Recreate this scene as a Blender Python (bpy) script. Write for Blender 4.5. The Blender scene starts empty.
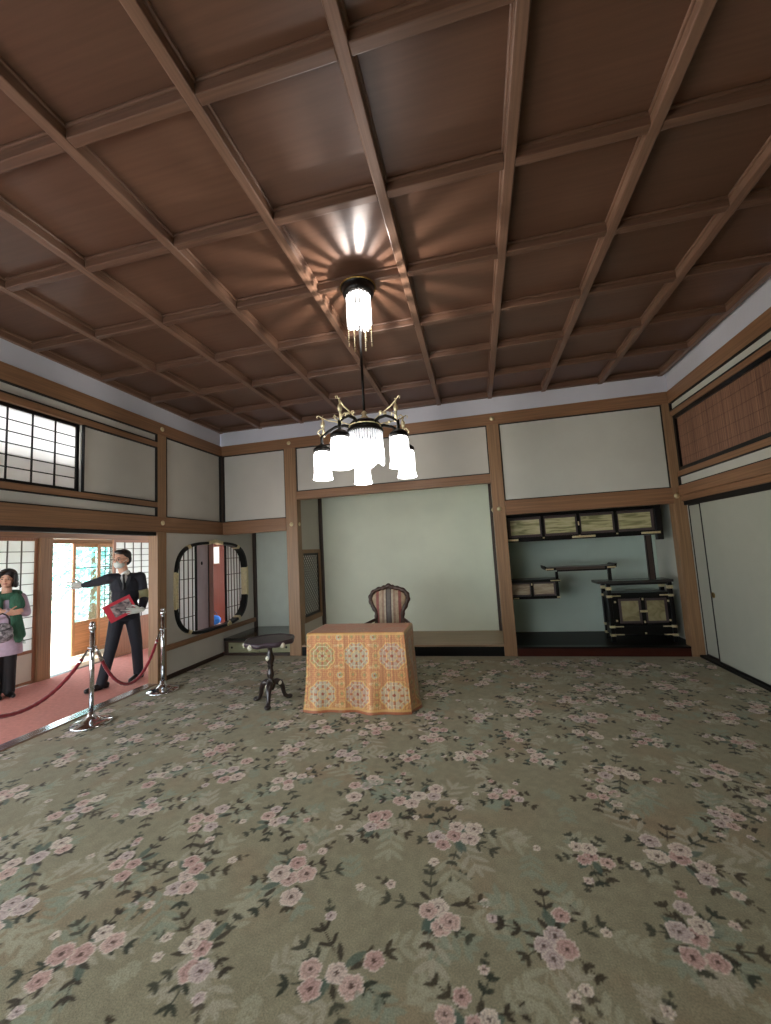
import bpy, bmesh, math, random
import numpy as np
from mathutils import Vector, Matrix

random.seed(7)
rng = np.random.default_rng(7)
scene = bpy.context.scene
col = scene.collection
PI = math.pi

# ------------------------------------------------------------------ colour / material helpers
def lin(c):
    return tuple(((x/255)/12.92 if x/255 <= 0.04045 else ((x/255+0.055)/1.055)**2.4) for x in c)

class NT:
    """tiny node-expression helper"""
    def __init__(self, mat):
        mat.use_nodes = True
        self.t = mat.node_tree
        self.t.nodes.clear()
    def n(self, kind, **kw):
        nd = self.t.nodes.new(kind)
        for k, v in kw.items():
            setattr(nd, k, v)
        return nd
    def link(self, a, b):
        self.t.links.new(a, b)
    def setin(self, node, key, v):
        s = node.inputs[key]
        if hasattr(v, 'is_linked') or hasattr(v, 'links'):
            self.link(v, s)
        else:
            s.default_value = v
    def math(self, op, a, b=0.0, c=None):
        m = self.n('ShaderNodeMath', operation=op)
        self.setin(m, 0, a); self.setin(m, 1, b)
        if c is not None: self.setin(m, 2, c)
        return m.outputs[0]
    def mix(self, f, a, b):
        m = self.n('ShaderNodeMix', data_type='RGBA')
        self.setin(m, 0, f); self.setin(m, 6, a); self.setin(m, 7, b)
        return m.outputs[2]

def rgba(c, k=1.0):
    return (c[0]*k, c[1]*k, c[2]*k, 1.0)

MATS = {}
def mat(name, c, rough=0.6, metal=0.0, var=0.12, scale=(6, 6, 6), bump=0.0, spec=0.5, detail=4, emis=None, coat=0.0,
        trans=0.0, rgb=True, sheen=0.0):
    """plain procedural material: base colour with a noise variation, optional bump"""
    if name in MATS: return MATS[name]
    m = bpy.data.materials.new(name)
    t = NT(m)
    out = t.n('ShaderNodeOutputMaterial'); b = t.n('ShaderNodeBsdfPrincipled')
    t.link(b.outputs[0], out.inputs[0])
    cc = lin(c) if rgb else c
    b.inputs['Roughness'].default_value = rough
    b.inputs['Metallic'].default_value = metal
    b.inputs['Specular IOR Level'].default_value = spec
    b.inputs['Coat Weight'].default_value = coat
    b.inputs['Transmission Weight'].default_value = trans
    b.inputs['Sheen Weight'].default_value = sheen
    tc = t.n('ShaderNodeTexCoord'); mp = t.n('ShaderNodeMapping')
    mp.inputs['Scale'].default_value = scale
    t.link(tc.outputs['Object'], mp.inputs['Vector'])
    nz = t.n('ShaderNodeTexNoise'); nz.inputs['Scale'].default_value = 1.0; nz.inputs['Detail'].default_value = detail
    t.link(mp.outputs[0], nz.inputs['Vector'])
    f = t.math('MULTIPLY_ADD', nz.outputs[0], 2.4, -0.7)
    f2 = t.n('ShaderNodeClamp'); t.link(f, f2.inputs[0])
    c2 = t.mix(f2.outputs[0], rgba(cc, 1-var), rgba(cc, 1+var))
    t.link(c2, b.inputs['Base Color'])
    if bump:
        bp = t.n('ShaderNodeBump'); bp.inputs['Strength'].default_value = bump; bp.inputs['Distance'].default_value = 0.004
        t.link(nz.outputs[0], bp.inputs['Height']); t.link(bp.outputs[0], b.inputs['Normal'])
    if emis:
        b.inputs['Emission Color'].default_value = rgba(emis[0]); b.inputs['Emission Strength'].default_value = emis[1]
    MATS[name] = m
    return m

def wood(name, c, axis, rough=0.45, var=0.22, spec=0.5, coat=0.0, fine=70.0):
    sc = [fine, fine, fine]; sc[axis] = 1.6
    return mat(name, c, rough=rough, var=var, scale=tuple(sc), bump=0.04, spec=spec, coat=coat, detail=3)

# ------------------------------------------------------------------ mesh helpers
class MB:
    def __init__(self):
        self.v = []; self.f = []; self.mi = []; self.sm = []
    def add(self, vs, fs, m=0, smooth=False):
        b = len(self.v)
        self.v.extend([tuple(p) for p in vs])
        for f in fs:
            self.f.append(tuple(b+i for i in f)); self.mi.append(m); self.sm.append(smooth)
        return self
    def box(self, x0, x1, y0, y1, z0, z1, m=0):
        vs = [(x, y, z) for x in (x0, x1) for y in (y0, y1) for z in (z0, z1)]
        return self.add(vs, [(0, 1, 3, 2), (4, 6, 7, 5), (0, 4, 5, 1), (2, 3, 7, 6), (0, 2, 6, 4), (1, 5, 7, 3)], m)
    def obox(self, c, ax, ay, az, hx, hy, hz, m=0):
        c = Vector(c); ax = Vector(ax).normalized(); ay = Vector(ay).normalized(); az = Vector(az).normalized()
        vs = [c+ax*(sx*hx)+ay*(sy*hy)+az*(sz*hz) for sx in (-1, 1) for sy in (-1, 1) for sz in (-1, 1)]
        return self.add(vs, [(0, 1, 3, 2), (4, 6, 7, 5), (0, 4, 5, 1), (2, 3, 7, 6), (0, 2, 6, 4), (1, 5, 7, 3)], m)
    def lathe(self, prof, c=(0, 0, 0), n=24, m=0, axis=2, caps=True):
        vs = []; fs = []
        for (r, z) in prof:
            for k in range(n):
                a = 2*PI*k/n
                p = [0, 0, 0]
                p[axis] = z; p[(axis+1) % 3] = r*math.cos(a); p[(axis+2) % 3] = r*math.sin(a)
                vs.append((p[0]+c[0], p[1]+c[1], p[2]+c[2]))
        for i in range(len(prof)-1):
            for k in range(n):
                k2 = (k+1) % n
                fs.append((i*n+k, i*n+k2, (i+1)*n+k2, (i+1)*n+k))
        self.add(vs, fs, m, True)
        if caps:
            b = len(self.v)-len(vs)
            self.f.append(tuple(b+k for k in reversed(range(n)))); self.mi.append(m); self.sm.append(False)
            o = b+(len(prof)-1)*n
            self.f.append(tuple(o+k for k in range(n))); self.mi.append(m); self.sm.append(False)
        return self
    def tube(self, pts, r, n=10, m=0, closed=False, flat=None):
        pts = [Vector(p) for p in pts]; N = len(pts)
        rs = r if isinstance(r, (list, tuple)) else [r]*N
        vs = []; fs = []
        prev = None
        for i, p in enumerate(pts):
            if closed: d = pts[(i+1) % N]-pts[i-1]
            else: d = pts[min(i+1, N-1)]-pts[max(i-1, 0)]
            d.normalize()
            if prev is None:
                a = Vector((0, 0, 1)) if abs(d.z) < 0.9 else Vector((1, 0, 0))
                s = d.cross(a).normalized()
            else:
                s = (prev - d*prev.dot(d)).normalized()
            prev = s
            t = d.cross(s).normalized()
            for k in range(n):
                an = 2*PI*k/n
                vs.append(p+s*(math.cos(an)*rs[i])+t*(math.sin(an)*rs[i]))
        R = N if closed else N-1
        for i in range(R):
            j = (i+1) % N
            for k in range(n):
                k2 = (k+1) % n
                fs.append((i*n+k, i*n+k2, j*n+k2, j*n+k))
        self.add(vs, fs, m, True)
        if not closed:
            b = len(self.v)-len(vs)
            self.f.append(tuple(b+k for k in reversed(range(n)))); self.mi.append(m); self.sm.append(False)
            self.f.append(tuple(b+(N-1)*n+k for k in range(n))); self.mi.append(m); self.sm.append(False)
        return self
    def ell(self, c, r, M=None, seg=16, rings=10, m=0):
        c = Vector(c); vs = []; fs = []
        for i in range(rings+1):
            th = PI*i/rings
            for k in range(seg):
                ph = 2*PI*k/seg
                p = Vector((r[0]*math.sin(th)*math.cos(ph), r[1]*math.sin(th)*math.sin(ph), r[2]*math.cos(th)))
                if M is not None: p = M @ p
                vs.append(c+p)
        for i in range(rings):
            for k in range(seg):
                k2 = (k+1) % seg
                fs.append((i*seg+k, (i+1)*seg+k, (i+1)*seg+k2, i*seg+k2))
        return self.add(vs, fs, m, True)
    def cap(self, p0, p1, r0, r1, n=12, m=0):
        """tapered capsule"""
        p0 = Vector(p0); p1 = Vector(p1); d = (p1-p0)
        L = max(d.length, 1e-6); d /= L
        pts = []; rs = []
        for a in (-80, -55, -30): pts.append(p0+d*(math.sin(math.radians(a))*r0)); rs.append(math.cos(math.radians(a))*r0)
        pts.append(p0); rs.append(r0); pts.append(p1); rs.append(r1)
        for a in (30, 55, 80): pts.append(p1+d*(math.sin(math.radians(a))*r1)); rs.append(math.cos(math.radians(a))*r1)
        return self.tube(pts, rs, n, m)
    def prism(self, poly, axis, a0, a1, m=0, smooth=False):
        """extrude 2D polygon along axis; poly in the two other axes (cyclic order)"""
        def P(q, a):
            p = [0, 0, 0]; p[axis] = a; p[(axis+1) % 3] = q[0]; p[(axis+2) % 3] = q[1]; return tuple(p)
        n = len(poly)
        vs = [P(q, a0) for q in poly]+[P(q, a1) for q in poly]
        fs = [tuple(reversed(range(n))), tuple(range(n, 2*n))]+[(i, (i+1) % n, n+(i+1) % n, n+i) for i in range(n)]
        return self.add(vs, fs, m, smooth)

def rootloc(o):
    while o.parent is not None: o = o.parent
    return Vector(o.location)

def build(name, mb, mats, parent=None, bevel=0.0, weld=False):
    me = bpy.data.meshes.new(name)
    off = rootloc(parent) if parent is not None else Vector((0, 0, 0))
    vs = [(p[0]-off.x, p[1]-off.y, p[2]-off.z) for p in mb.v]
    me.from_pydata(vs, [], mb.f)
    if not isinstance(mats, (list, tuple)): mats = [mats]
    for m in mats: me.materials.append(m)
    me.polygons.foreach_set('material_index', mb.mi)
    me.polygons.foreach_set('use_smooth', mb.sm)
    me.update()
    bm = bmesh.new(); bm.from_mesh(me)
    bmesh.ops.recalc_face_normals(bm, faces=bm.faces)
    bm.to_mesh(me); bm.free()
    o = bpy.data.objects.new(name, me); col.objects.link(o)
    if parent is not None: o.parent = parent
    if bevel:
        b = o.modifiers.new('bevel', 'BEVEL'); b.width = bevel; b.segments = 2; b.limit_method = 'ANGLE'
        b.angle_limit = math.radians(40); b.harden_normals = False
    return o

def tag(o, label=None, cat=None, group=None, kind=None):
    if label: o['label'] = label
    if cat: o['category'] = cat
    if group: o['group'] = group
    if kind: o['kind'] = kind
    return o

def thing(name, label, cat, loc=(0, 0, 0), group=None, kind=None):
    o = bpy.data.objects.new(name, None); col.objects.link(o)
    o.location = loc; o.empty_display_size = 0.1
    return tag(o, label, cat, group, kind)

def struct(name, label, cat, mb, mats, bevel=0.0, group=None):
    return tag(build(name, mb, mats, None, bevel), label, cat, group, 'structure')

def BX(*a):
    return MB().box(*a)

def copy_tree(o, parent=None):
    c = o.copy(); col.objects.link(c)
    if parent is not None: c.parent = parent
    for ch in list(o.children): copy_tree(ch, c)
    return c

# ------------------------------------------------------------------ shared materials
W_POST = (150, 116, 84)
wpZ = wood('timber_upright', W_POST, 2)
wpX = wood('timber_across', (144, 106, 76), 0)
wpY = wood('timber_lengthwise', (144, 106, 76), 1)
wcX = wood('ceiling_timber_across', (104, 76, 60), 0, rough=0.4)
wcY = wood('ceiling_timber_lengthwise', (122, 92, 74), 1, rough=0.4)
dkZ = wood('dark_timber_upright', (62, 46, 36), 2)
dkX = wood('dark_timber_across', (58, 42, 33), 0)
dkY = wood('dark_timber_lengthwise', (58, 42, 33), 1)
plaster = mat('cream_wall_paper', (205, 201, 191), 0.9, var=0.03, scale=(3, 3, 3), spec=0.2)
plasterR = mat('grey_cream_wall_paper', (206, 205, 194), 0.9, var=0.03, scale=(3, 3, 3), spec=0.2)
green_lit_paper = mat('green_light_tint_paper', (224, 228, 208), 0.85, var=0.03, scale=(3, 3, 3), spec=0.25)  # room paper brightened and tinted green to carry the alcove light
teal_lit_paper = mat('sea_green_light_tint_paper', (196, 212, 200), 0.85, var=0.05, scale=(2, 2, 2), spec=0.25)  # same room paper, with the sea green cast of light as colour
coolband = mat('cool_white_cornice_paper', (212, 212, 220), 0.9, var=0.02, spec=0.2)
lacquer = mat('black_lacquer', (13, 12, 12), 0.3, var=0.1, spec=0.3)
lacq_red = mat('red_brown_lacquer', (64, 28, 20), 0.3, var=0.2, scale=(2, 20, 20), spec=0.3)
gold = mat('gilt_metal', (232, 218, 176), 0.4, metal=0.7, var=0.2, scale=(60, 60, 60))
brass = mat('aged_brass', (150, 125, 70), 0.35, metal=1.0, var=0.3, scale=(60, 60, 60))
black_gap = mat('black_track_groove', (16, 13, 11), 0.6, var=0.1)
chrome = mat('polished_chrome', (215, 218, 222), 0.12, metal=1.0, var=0.02)
paper_w = None

def shoji_paper():
    m = bpy.data.materials.new('shoji_paper'); t = NT(m)
    out = t.n('ShaderNodeOutputMaterial'); tr = t.n('ShaderNodeBsdfTranslucent'); df = t.n('ShaderNodeBsdfDiffuse')
    tc = t.n('ShaderNodeTexCoord'); nz = t.n('ShaderNodeTexNoise'); nz.inputs['Scale'].default_value = 3.0
    t.link(tc.outputs['Object'], nz.inputs['Vector'])
    c = t.mix(nz.outputs[0], rgba(lin((232, 232, 230))), rgba(lin((246, 247, 248))))
    t.link(c, tr.inputs[0]); t.link(c, df.inputs[0])
    mx = t.n('ShaderNodeMixShader'); mx.inputs[0].default_value = 0.45
    t.link(tr.outputs[0], mx.inputs[1]); t.link(df.outputs[0], mx.inputs[2]); t.link(mx.outputs[0], out.inputs[0])
    return m
paper_w = shoji_paper()

def glass_mat(name='clear_window_glass'):
    m = bpy.data.materials.new(name); t = NT(m)
    out = t.n('ShaderNodeOutputMaterial'); tr = t.n('ShaderNodeBsdfTransparent'); gl = t.n('ShaderNodeBsdfGlossy')
    gl.inputs['Roughness'].default_value = 0.02; tr.inputs[0].default_value = (0.88, 0.95, 0.95, 1)
    fr = t.n('ShaderNodeFresnel'); fr.inputs[0].default_value = 1.45
    mx = t.n('ShaderNodeMixShader'); t.link(fr.outputs[0], mx.inputs[0]); t.link(tr.outputs[0], mx.inputs[1]); t.link(gl.outputs[0], mx.inputs[2])
    t.link(mx.outputs[0], out.inputs[0])
    return m
glass = glass_mat()

def ceiling_mat(px, x0, py, y0):
    """cedar panels: every coffer a slightly different tone, fine grain"""
    m = bpy.data.materials.new('cedar_ceiling_panel'); t = NT(m)
    out = t.n('ShaderNodeOutputMaterial'); b = t.n('ShaderNodeBsdfPrincipled'); t.link(b.outputs[0], out.inputs[0])
    tc = t.n('ShaderNodeTexCoord'); sp = t.n('ShaderNodeSeparateXYZ'); t.link(tc.outputs['Object'], sp.inputs[0])
    fx = t.math('FLOOR', t.math('DIVIDE', t.math('SUBTRACT', sp.outputs[0], x0), px))
    fy = t.math('FLOOR', t.math('DIVIDE', t.math('SUBTRACT', sp.outputs[1], y0), py))
    cb = t.n('ShaderNodeCombineXYZ'); t.link(fx, cb.inputs[0]); t.link(fy, cb.inputs[1])
    wn = t.n('ShaderNodeTexWhiteNoise', noise_dimensions='3D'); t.link(cb.outputs[0], wn.inputs[0])
    mp = t.n('ShaderNodeMapping'); mp.inputs['Scale'].default_value = (2.0, 45, 1); t.link(tc.outputs['Object'], mp.inputs[0])
    ad = t.n('ShaderNodeVectorMath', operation='ADD'); t.link(mp.outputs[0], ad.inputs[0])
    sc = t.n('ShaderNodeVectorMath', operation='SCALE'); t.link(wn.outputs[1], sc.inputs[0]); sc.inputs['Scale'].default_value = 9.0
    t.link(sc.outputs[0], ad.inputs[1])
    nz = t.n('ShaderNodeTexNoise'); nz.inputs['Scale'].default_value = 1.0; nz.inputs['Detail'].default_value = 3; t.link(ad.outputs[0], nz.inputs[0])
    g = t.math('MULTIPLY_ADD', nz.outputs[0], 0.5, 0.75)
    g2 = t.math('MULTIPLY_ADD', wn.outputs[0], 0.22, 0.88)
    k = t.math('MULTIPLY', g, g2)
    base = rgba(lin((100, 71, 55)))
    mul = t.n('ShaderNodeVectorMath', operation='SCALE'); mul.inputs[0].default_value = base[:3]; t.link(k, mul.inputs['Scale'])
    t.link(mul.outputs[0], b.inputs['Base Color'])
    b.inputs['Roughness'].default_value = 0.38
    return m

# ------------------------------------------------------------------ room numbers (metres)
L, R, D, REAR = -4.03, 2.57, 5.82, -1.44
BK = 6.80                       # back of the alcoves
HB, HP = 3.60, 3.675            # underside of lattice, panel height
NX = [-3.311+0.7288*i for i in range(-1, 9)]
NY = [0.729+0.7226*j for j in range(-3, 8)]
NG0, NG1 = 1.91, 2.11           # nageshi rail

# floor slab and fitted carpet -------------------------------------------------
struct('floor', 'boarded room floor under the flowered carpet', 'floor', BX(L-0.14, R+0.16, REAR-0.3, 7.0, -0.12, -0.012), dkX)

def grid_axis(lo, hi, step0, step1):
    """coordinates with a step that grows from step0 at lo to step1 at hi"""
    out = [lo]; x = lo
    while x < hi:
        f = min(max((x-lo)/(hi-lo), 0), 1)
        x += step0+(step1-step0)*f
        out.append(min(x, hi))
    return np.array(out)

def flowered_carpet():
    x0, x1, y0, y1 = L, R-0.012, REAR, D-0.005
    xs = np.linspace(x0, x1, 960)
    ys = np.concatenate([np.arange(y0, 0.75, 0.03), grid_axis(0.75, y1, 0.0058, 0.013)])
    X, Y = np.meshgrid(xs, ys)
    ny, nx = X.shape
    colr = np.zeros((ny, nx, 3))
    sage = np.array(lin((154, 149, 122))); tan = np.array(lin((160, 141, 112)))
    def blur_noise(s, seed):
        r = np.random.default_rng(seed); gx = int((x1-x0)/s)+3; gy = int((y1-y0)/s)+3
        g = r.random((gy, gx)); fx = (X-x0)/s; fy = (Y-y0)/s
        i = fx.astype(int); j = fy.astype(int); u = fx-i; v = fy-j
        u = u*u*(3-2*u); v = v*v*(3-2*v)
        return (g[j, i]*(1-u)+g[j, i+1]*u)*(1-v)+(g[j+1, i]*(1-u)+g[j+1, i+1]*u)*v
    n1 = blur_noise(0.28, 1)*0.6+blur_noise(0.11, 2)*0.4
    f = np.clip((n1-0.5)*2.6, 0, 1)[..., None]*0.75
    colr[:] = sage*(1-f)+tan*f
    colr *= (0.9+0.2*blur_noise(0.03, 5))[..., None]
    def window(cx, cy, r):
        i0, i1 = np.searchsorted(xs, [cx-r, cx+r]); j0, j1 = np.searchsorted(ys, [cy-r, cy+r])
        return slice(j0, j1), slice(i0, i1)
    def put(w, mask, c, a=1.0):
        A = colr[w]; m = (mask*a)[..., None]
        A[:] = A*(1-m)+np.array(c)*m
    def leaf(cx, cy, ang, ln, wd, c, a=1.0):
        w = window(cx, cy, ln)
        u = X[w]-cx; v = Y[w]-cy
        p = u*math.cos(ang)+v*math.sin(ang); q = -u*math.sin(ang)+v*math.cos(ang)
        t = p/ln
        half = wd*np.sin(np.clip(t, 0, 1)*PI)**0.8
        put(w, np.clip((half-np.abs(q))/0.004+0.5, 0, 1)*((t > 0) & (t < 1)), c, a)
    def sprig(cx, cy, ang, ln, c, a=1.0, k=3, lw=0.011):
        leaf(cx, cy, ang, ln, 0.004, c, a)
        for i in range(k):
            f = 0.35+0.6*i/max(k-1, 1)
            bx, by = cx+math.cos(ang)*ln*f, cy+math.sin(ang)*ln*f
            for s in (-1, 1):
                leaf(bx, by, ang+s*0.8, ln*0.5, lw, c, a)
        leaf(cx+math.cos(ang)*ln*0.9, cy+math.sin(ang)*ln*0.9, ang, ln*0.45, lw, c, a)
    pinks = [lin(c) for c in ((214, 186, 174), (220, 203, 190), (206, 172, 162), (222, 210, 194), (208, 192, 186))]
    deep = lin((124, 86, 78)); pale = lin((232, 222, 208)); cen = lin((74, 48, 36))
    darks = [lin(c) for c in ((58, 50, 36), (70, 62, 44), (52, 58, 44), (72, 74, 58))]
    ghost = [lin(c) for c in ((178, 176, 150), (186, 180, 158), (150, 160, 138))]
    teal = lin((84, 104, 92))
    def rose(cx, cy, r, c, ph):
        w = window(cx, cy, r*1.2)
        u = X[w]-cx; v = Y[w]-cy
        rr = np.hypot(u, v)/r; th = np.arctan2(v, u)+ph
        edge = 0.82+0.16*np.abs(np.cos(2.5*th))
        m = (rr < edge).astype(float)
        put(w, m, c)
        put(w, ((rr < edge) & (rr > edge-0.13)).astype(float), pale, 0.65)
        sep = (np.abs(np.cos(2.5*th)) < 0.16) & (rr < edge) & (rr > 0.34)
        put(w, sep.astype(float), deep, 0.42)
        sw = np.sin(rr*15+th*1.0)
        put(w, ((sw > 0.45) & (rr < 0.62)).astype(float), deep, 0.38)
        put(w, (rr < 0.2).astype(float), cen, 0.85)
    r = random.Random(11)
    def cluster(cx, cy, s):
        base = r.random()*6.28
        for k in range(4):
            sprig(cx+r.uniform(-.1, .1)*s, cy+r.uniform(-.1, .1)*s, r.random()*6.28, r.uniform(.13, .22)*s, r.choice(ghost), 0.7, 3, 0.014)
        for k in range(6):
            a = base+k*1.05+r.uniform(-.3, .3); d = r.uniform(.05, .10)*s
            sprig(cx+math.cos(a)*d, cy+math.sin(a)*d, a+r.uniform(-.5, .5), r.uniform(.07, .115)*s, r.choice(darks), 0.95, 2, 0.0095)
        for k in range(3):
            a = r.random()*6.28
            leaf(cx+math.cos(a)*.03, cy+math.sin(a)*.03, a, .09*s, .018, teal, 0.8)
        ex = r.random()*6.28; el = r.uniform(0.25, 1.0)
        for k in range(5):
            a = base+k*1.3+r.uniform(-.3, .3); d = r.uniform(.02, .06)*s
            leaf(cx+math.cos(a)*d*1.5*abs(math.cos(a-ex))**.5, cy+math.sin(a)*d, a+r.uniform(-.6, .6), r.uniform(.05, .08)*s, .012, darks[0], 0.9)
        for k in range(r.choice((4, 5, 5, 6))):
            a = base+k*1.25+r.uniform(-.35, .35); d = (0 if k == 0 else r.uniform(.052, .092))*s
            px_, py_ = math.cos(a)*d, math.sin(a)*d
            q1 = px_*math.cos(ex)+py_*math.sin(ex); q2 = -px_*math.sin(ex)+py_*math.cos(ex); q1 *= 1.45; q2 *= 0.55+0.45*el
            rose(cx+q1*math.cos(ex)-q2*math.sin(ex), cy+q1*math.sin(ex)+q2*math.cos(ex), r.uniform(.038, .05)*s, r.choice(pinks), r.random()*6.28)
        for k in range(2):
            a = r.random()*6.28; d = r.uniform(.17, .23)*s
            qx, qy = cx+math.cos(a)*d, cy+math.sin(a)*d
            sprig(qx, qy, a, .06*s, r.choice(darks), 0.8, 1, 0.010)
            rose(qx, qy, .024*s, r.choice(pinks[1:]), r.random()*6.28)
    step = 0.50; row = 0; y = y0+0.1
    while y < y1-0.05:
        x = x0+0.15+(0.25 if row % 2 else 0)
        while x < x1-0.05:
            cluster(x+r.uniform(-.11, .11), y+r.uniform(-.09, .09), r.uniform(.78, 1.15))
            a = r.random()*6.28
            qx, qy = x+0.25+r.uniform(-.05, .05), y+r.uniform(-.05, .05)
            for k in range(2):
                sprig(qx, qy, a+k*2.4, r.uniform(.10, .16), r.choice(ghost), 0.6, 3, 0.013)
            if r.random() < .6: rose(qx+.03, qy, .022, pinks[3], 1.0)
            x += step
        y += 0.40; row += 1
    me = bpy.data.meshes.new('carpet')
    nv = nx*ny
    co = np.stack([X, Y, np.zeros_like(X)], -1).reshape(-1, 3)
    idx = np.arange(nv).reshape(ny, nx)
    q = np.stack([idx[:-1, :-1], idx[:-1, 1:], idx[1:, 1:], idx[1:, :-1]], -1).reshape(-1, 4)
    # pile thickness: a skirt down to the slab
    edge = np.concatenate([idx[0, :], idx[1:, -1], idx[-1, -2::-1], idx[-2:0:-1, 0]])
    low = co[edge].copy(); low[:, 2] = -0.012
    co = np.concatenate([co, low]); ne = len(edge)
    j = np.arange(ne); jn = (j+1) % ne
    sk = np.stack([edge[j], nv+j, nv+jn, edge[jn]], -1)
    q = np.concatenate([q, sk])
    me.vertices.add(len(co)); me.vertices.foreach_set('co', co.ravel())
    me.loops.add(q.size); me.loops.foreach_set('vertex_index', q.ravel())
    me.polygons.add(len(q)); me.polygons.foreach_set('loop_start', np.arange(len(q))*4); me.polygons.foreach_set('loop_total', np.full(len(q), 4))
    me.update()
    at = me.color_attributes.new('weave', 'FLOAT_COLOR', 'POINT')
    cc = np.ones((len(co), 4)); cc[:nv, :3] = colr.reshape(-1, 3); cc[nv:, :3] = sage
    at.data.foreach_set('color', cc.ravel())
    m = bpy.data.materials.new('rose_sprig_carpet_pile'); t = NT(m)
    out = t.n('ShaderNodeOutputMaterial'); b = t.n('ShaderNodeBsdfPrincipled'); t.link(b.outputs[0], out.inputs[0])
    a = t.n('ShaderNodeAttribute', attribute_name='weave')
    tc = t.n('ShaderNodeTexCoord'); nz = t.n('ShaderNodeTexNoise'); nz.inputs['Scale'].default_value = 140; nz.inputs['Detail'].default_value = 2
    t.link(tc.outputs['Object'], nz.inputs[0])
    k = t.math('MULTIPLY_ADD', nz.outputs[0], 0.9, 0.55)
    s = t.n('ShaderNodeVectorMath', operation='SCALE'); t.link(a.outputs['Color'], s.inputs[0]); t.link(k, s.inputs['Scale'])
    t.link(s.outputs[0], b.inputs['Base Color']); b.inputs['Roughness'].default_value = 0.95; b.inputs['Specular IOR Level'].default_value = 0.1
    b.inputs['Sheen Weight'].default_value = 0.15
    bp = t.n('ShaderNodeBump'); bp.inputs['Strength'].default_value = 0.35; bp.inputs['Distance'].default_value = 0.004
    t.link(nz.outputs[0], bp.inputs['Height']); t.link(bp.outputs[0], b.inputs['Normal'])
    me.materials.append(m)
    o = bpy.data.objects.new('carpet', me); col.objects.link(o)
    tag(o, 'wall to wall sage green carpet woven with sprays of pink roses', 'carpet')
flowered_carpet()

# ceiling ------------------------------------------------------------------------
ceil = struct('ceiling', 'coffered cedar ceiling with a square lattice of timbers', 'ceiling',
              BX(L-0.05, R+0.03, REAR-0.05, D+0.05, HP, HP+0.05), ceiling_mat(0.7288, NX[0], 0.7226, NY[0]))
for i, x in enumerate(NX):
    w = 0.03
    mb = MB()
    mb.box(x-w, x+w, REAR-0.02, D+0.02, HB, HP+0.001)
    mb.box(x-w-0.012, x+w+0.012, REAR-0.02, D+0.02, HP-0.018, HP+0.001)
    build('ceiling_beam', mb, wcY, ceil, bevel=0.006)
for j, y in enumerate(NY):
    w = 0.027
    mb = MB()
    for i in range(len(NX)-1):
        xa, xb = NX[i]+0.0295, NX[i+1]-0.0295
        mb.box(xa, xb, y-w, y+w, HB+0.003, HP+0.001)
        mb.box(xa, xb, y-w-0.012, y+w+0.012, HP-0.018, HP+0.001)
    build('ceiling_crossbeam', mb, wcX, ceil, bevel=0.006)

# ---------------------------------------------------------------- walls: infill and timbers
def wallrect(name, label, boxes, m):
    mb = MB()
    for b in boxes: mb.box(*b)
    return struct(name, label, 'wall', mb, m)

PX0, PX1 = L-0.14, L            # left posts
# pale cornice band round the top
mb = MB().box(L-0.06, L-0.015, REAR, D, 3.38, HP).box(L-0.06, R+0.03, D+0.015, D+0.06, 3.38, HP).box(R-0.015+0.03, R+0.06, REAR, D+0.06, 3.38, HP)
struct('trim_1', 'pale cornice band between the ceiling and the top rail', 'cornice', mb, coolband)

# left wall infill
mb = MB()
mb.box(L-0.10, L-0.03, 0.66, 4.46, NG1, 2.24).box(L-0.10, L-0.03, 0.66, 4.46, 3.10, 3.22)
mb.box(L-0.10, L-0.03, 3.42, 4.46, 2.29, 3.04)
mb.box(L-0.10, L-0.03, 4.58, D+0.1, NG1, 3.22)
mb.box(L-0.10, L-0.03, REAR, 0.56, NG1, 3.22)
wl = struct('wall_left', 'cream papered panels over the corridor doorway', 'wall', mb, plaster)

def katomado(dy=0.0, k=1.0):
    """outline (y,z) of the lacquered bell-cornered window"""
    pts = []
    N = 112
    for i in range(N):
        a = 2*PI*i/N
        c, s = math.cos(a), math.sin(a)
        e = 2/3.6
        y = 5.645+(0.872+dy)*math.copysign(abs(c)**e, c)
        z = 1.118+(0.665+dy)*math.copysign(abs(s)**e, s)
        if s > 0: z += 0.035*math.exp(-((y-5.645)/0.10)**2)
        pts.append((y, z))
    return pts
def wall_with_hole(y0, y1, z0, z1, hole, x0, x1):
    cy, cz = 5.645, 1.118
    n = len(hole)
    outer = []
    for (y, z) in hole:
        dy, dz = y-cy, z-cz
        t = min(((y1-cy) if dy > 0 else (cy-y0))/max(abs(dy), 1e-6), ((z1-cz) if dz > 0 else (cz-z0))/max(abs(dz), 1e-6))
        outer.append([cy+dy*t, cz+dz*t])
    for (yy, zz) in ((y0, z0), (y0, z1), (y1, z0), (y1, z1)):
        k = min(range(n), key=lambda i: (outer[i][0]-yy)**2+(outer[i][1]-zz)**2)
        outer[k] = [yy, zz]
    mb = MB()
    vs = []
    for x in (x0, x1):
        vs += [(x, p[0], p[1]) for p in hole]+[(x, p[0], p[1]) for p in outer]
    fs = []
    for i in range(n):
        j = (i+1) % n
        fs.append((2*n+i, 2*n+j, 3*n+j, 3*n+i))
        fs.append((i, n+i, n+j, j))
        fs.append((i, j, 2*n+j, 2*n+i))
        fs.append((n+i, 3*n+i, 3*n+j, n+j))
    return mb.add(vs, fs)
struct('wall_left_low', 'cream wall around the black framed round cornered window', 'wall',
       wall_with_hole(4.60, BK, 0.43, NG0+0.05, katomado(0.0), L-0.10, L-0.03), plaster)
struct('wall_left_dado', 'low cream panel under the round cornered window', 'wall', BX(L-0.10, L-0.03, 4.60, BK, 0.05, 0.37), plaster)
struct('baseboard_left', 'dark skirting strip under the low cream panel', 'skirting', BX(L-0.10, L-0.012, 4.60, D, -0.01, 0.05), dkY)

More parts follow.
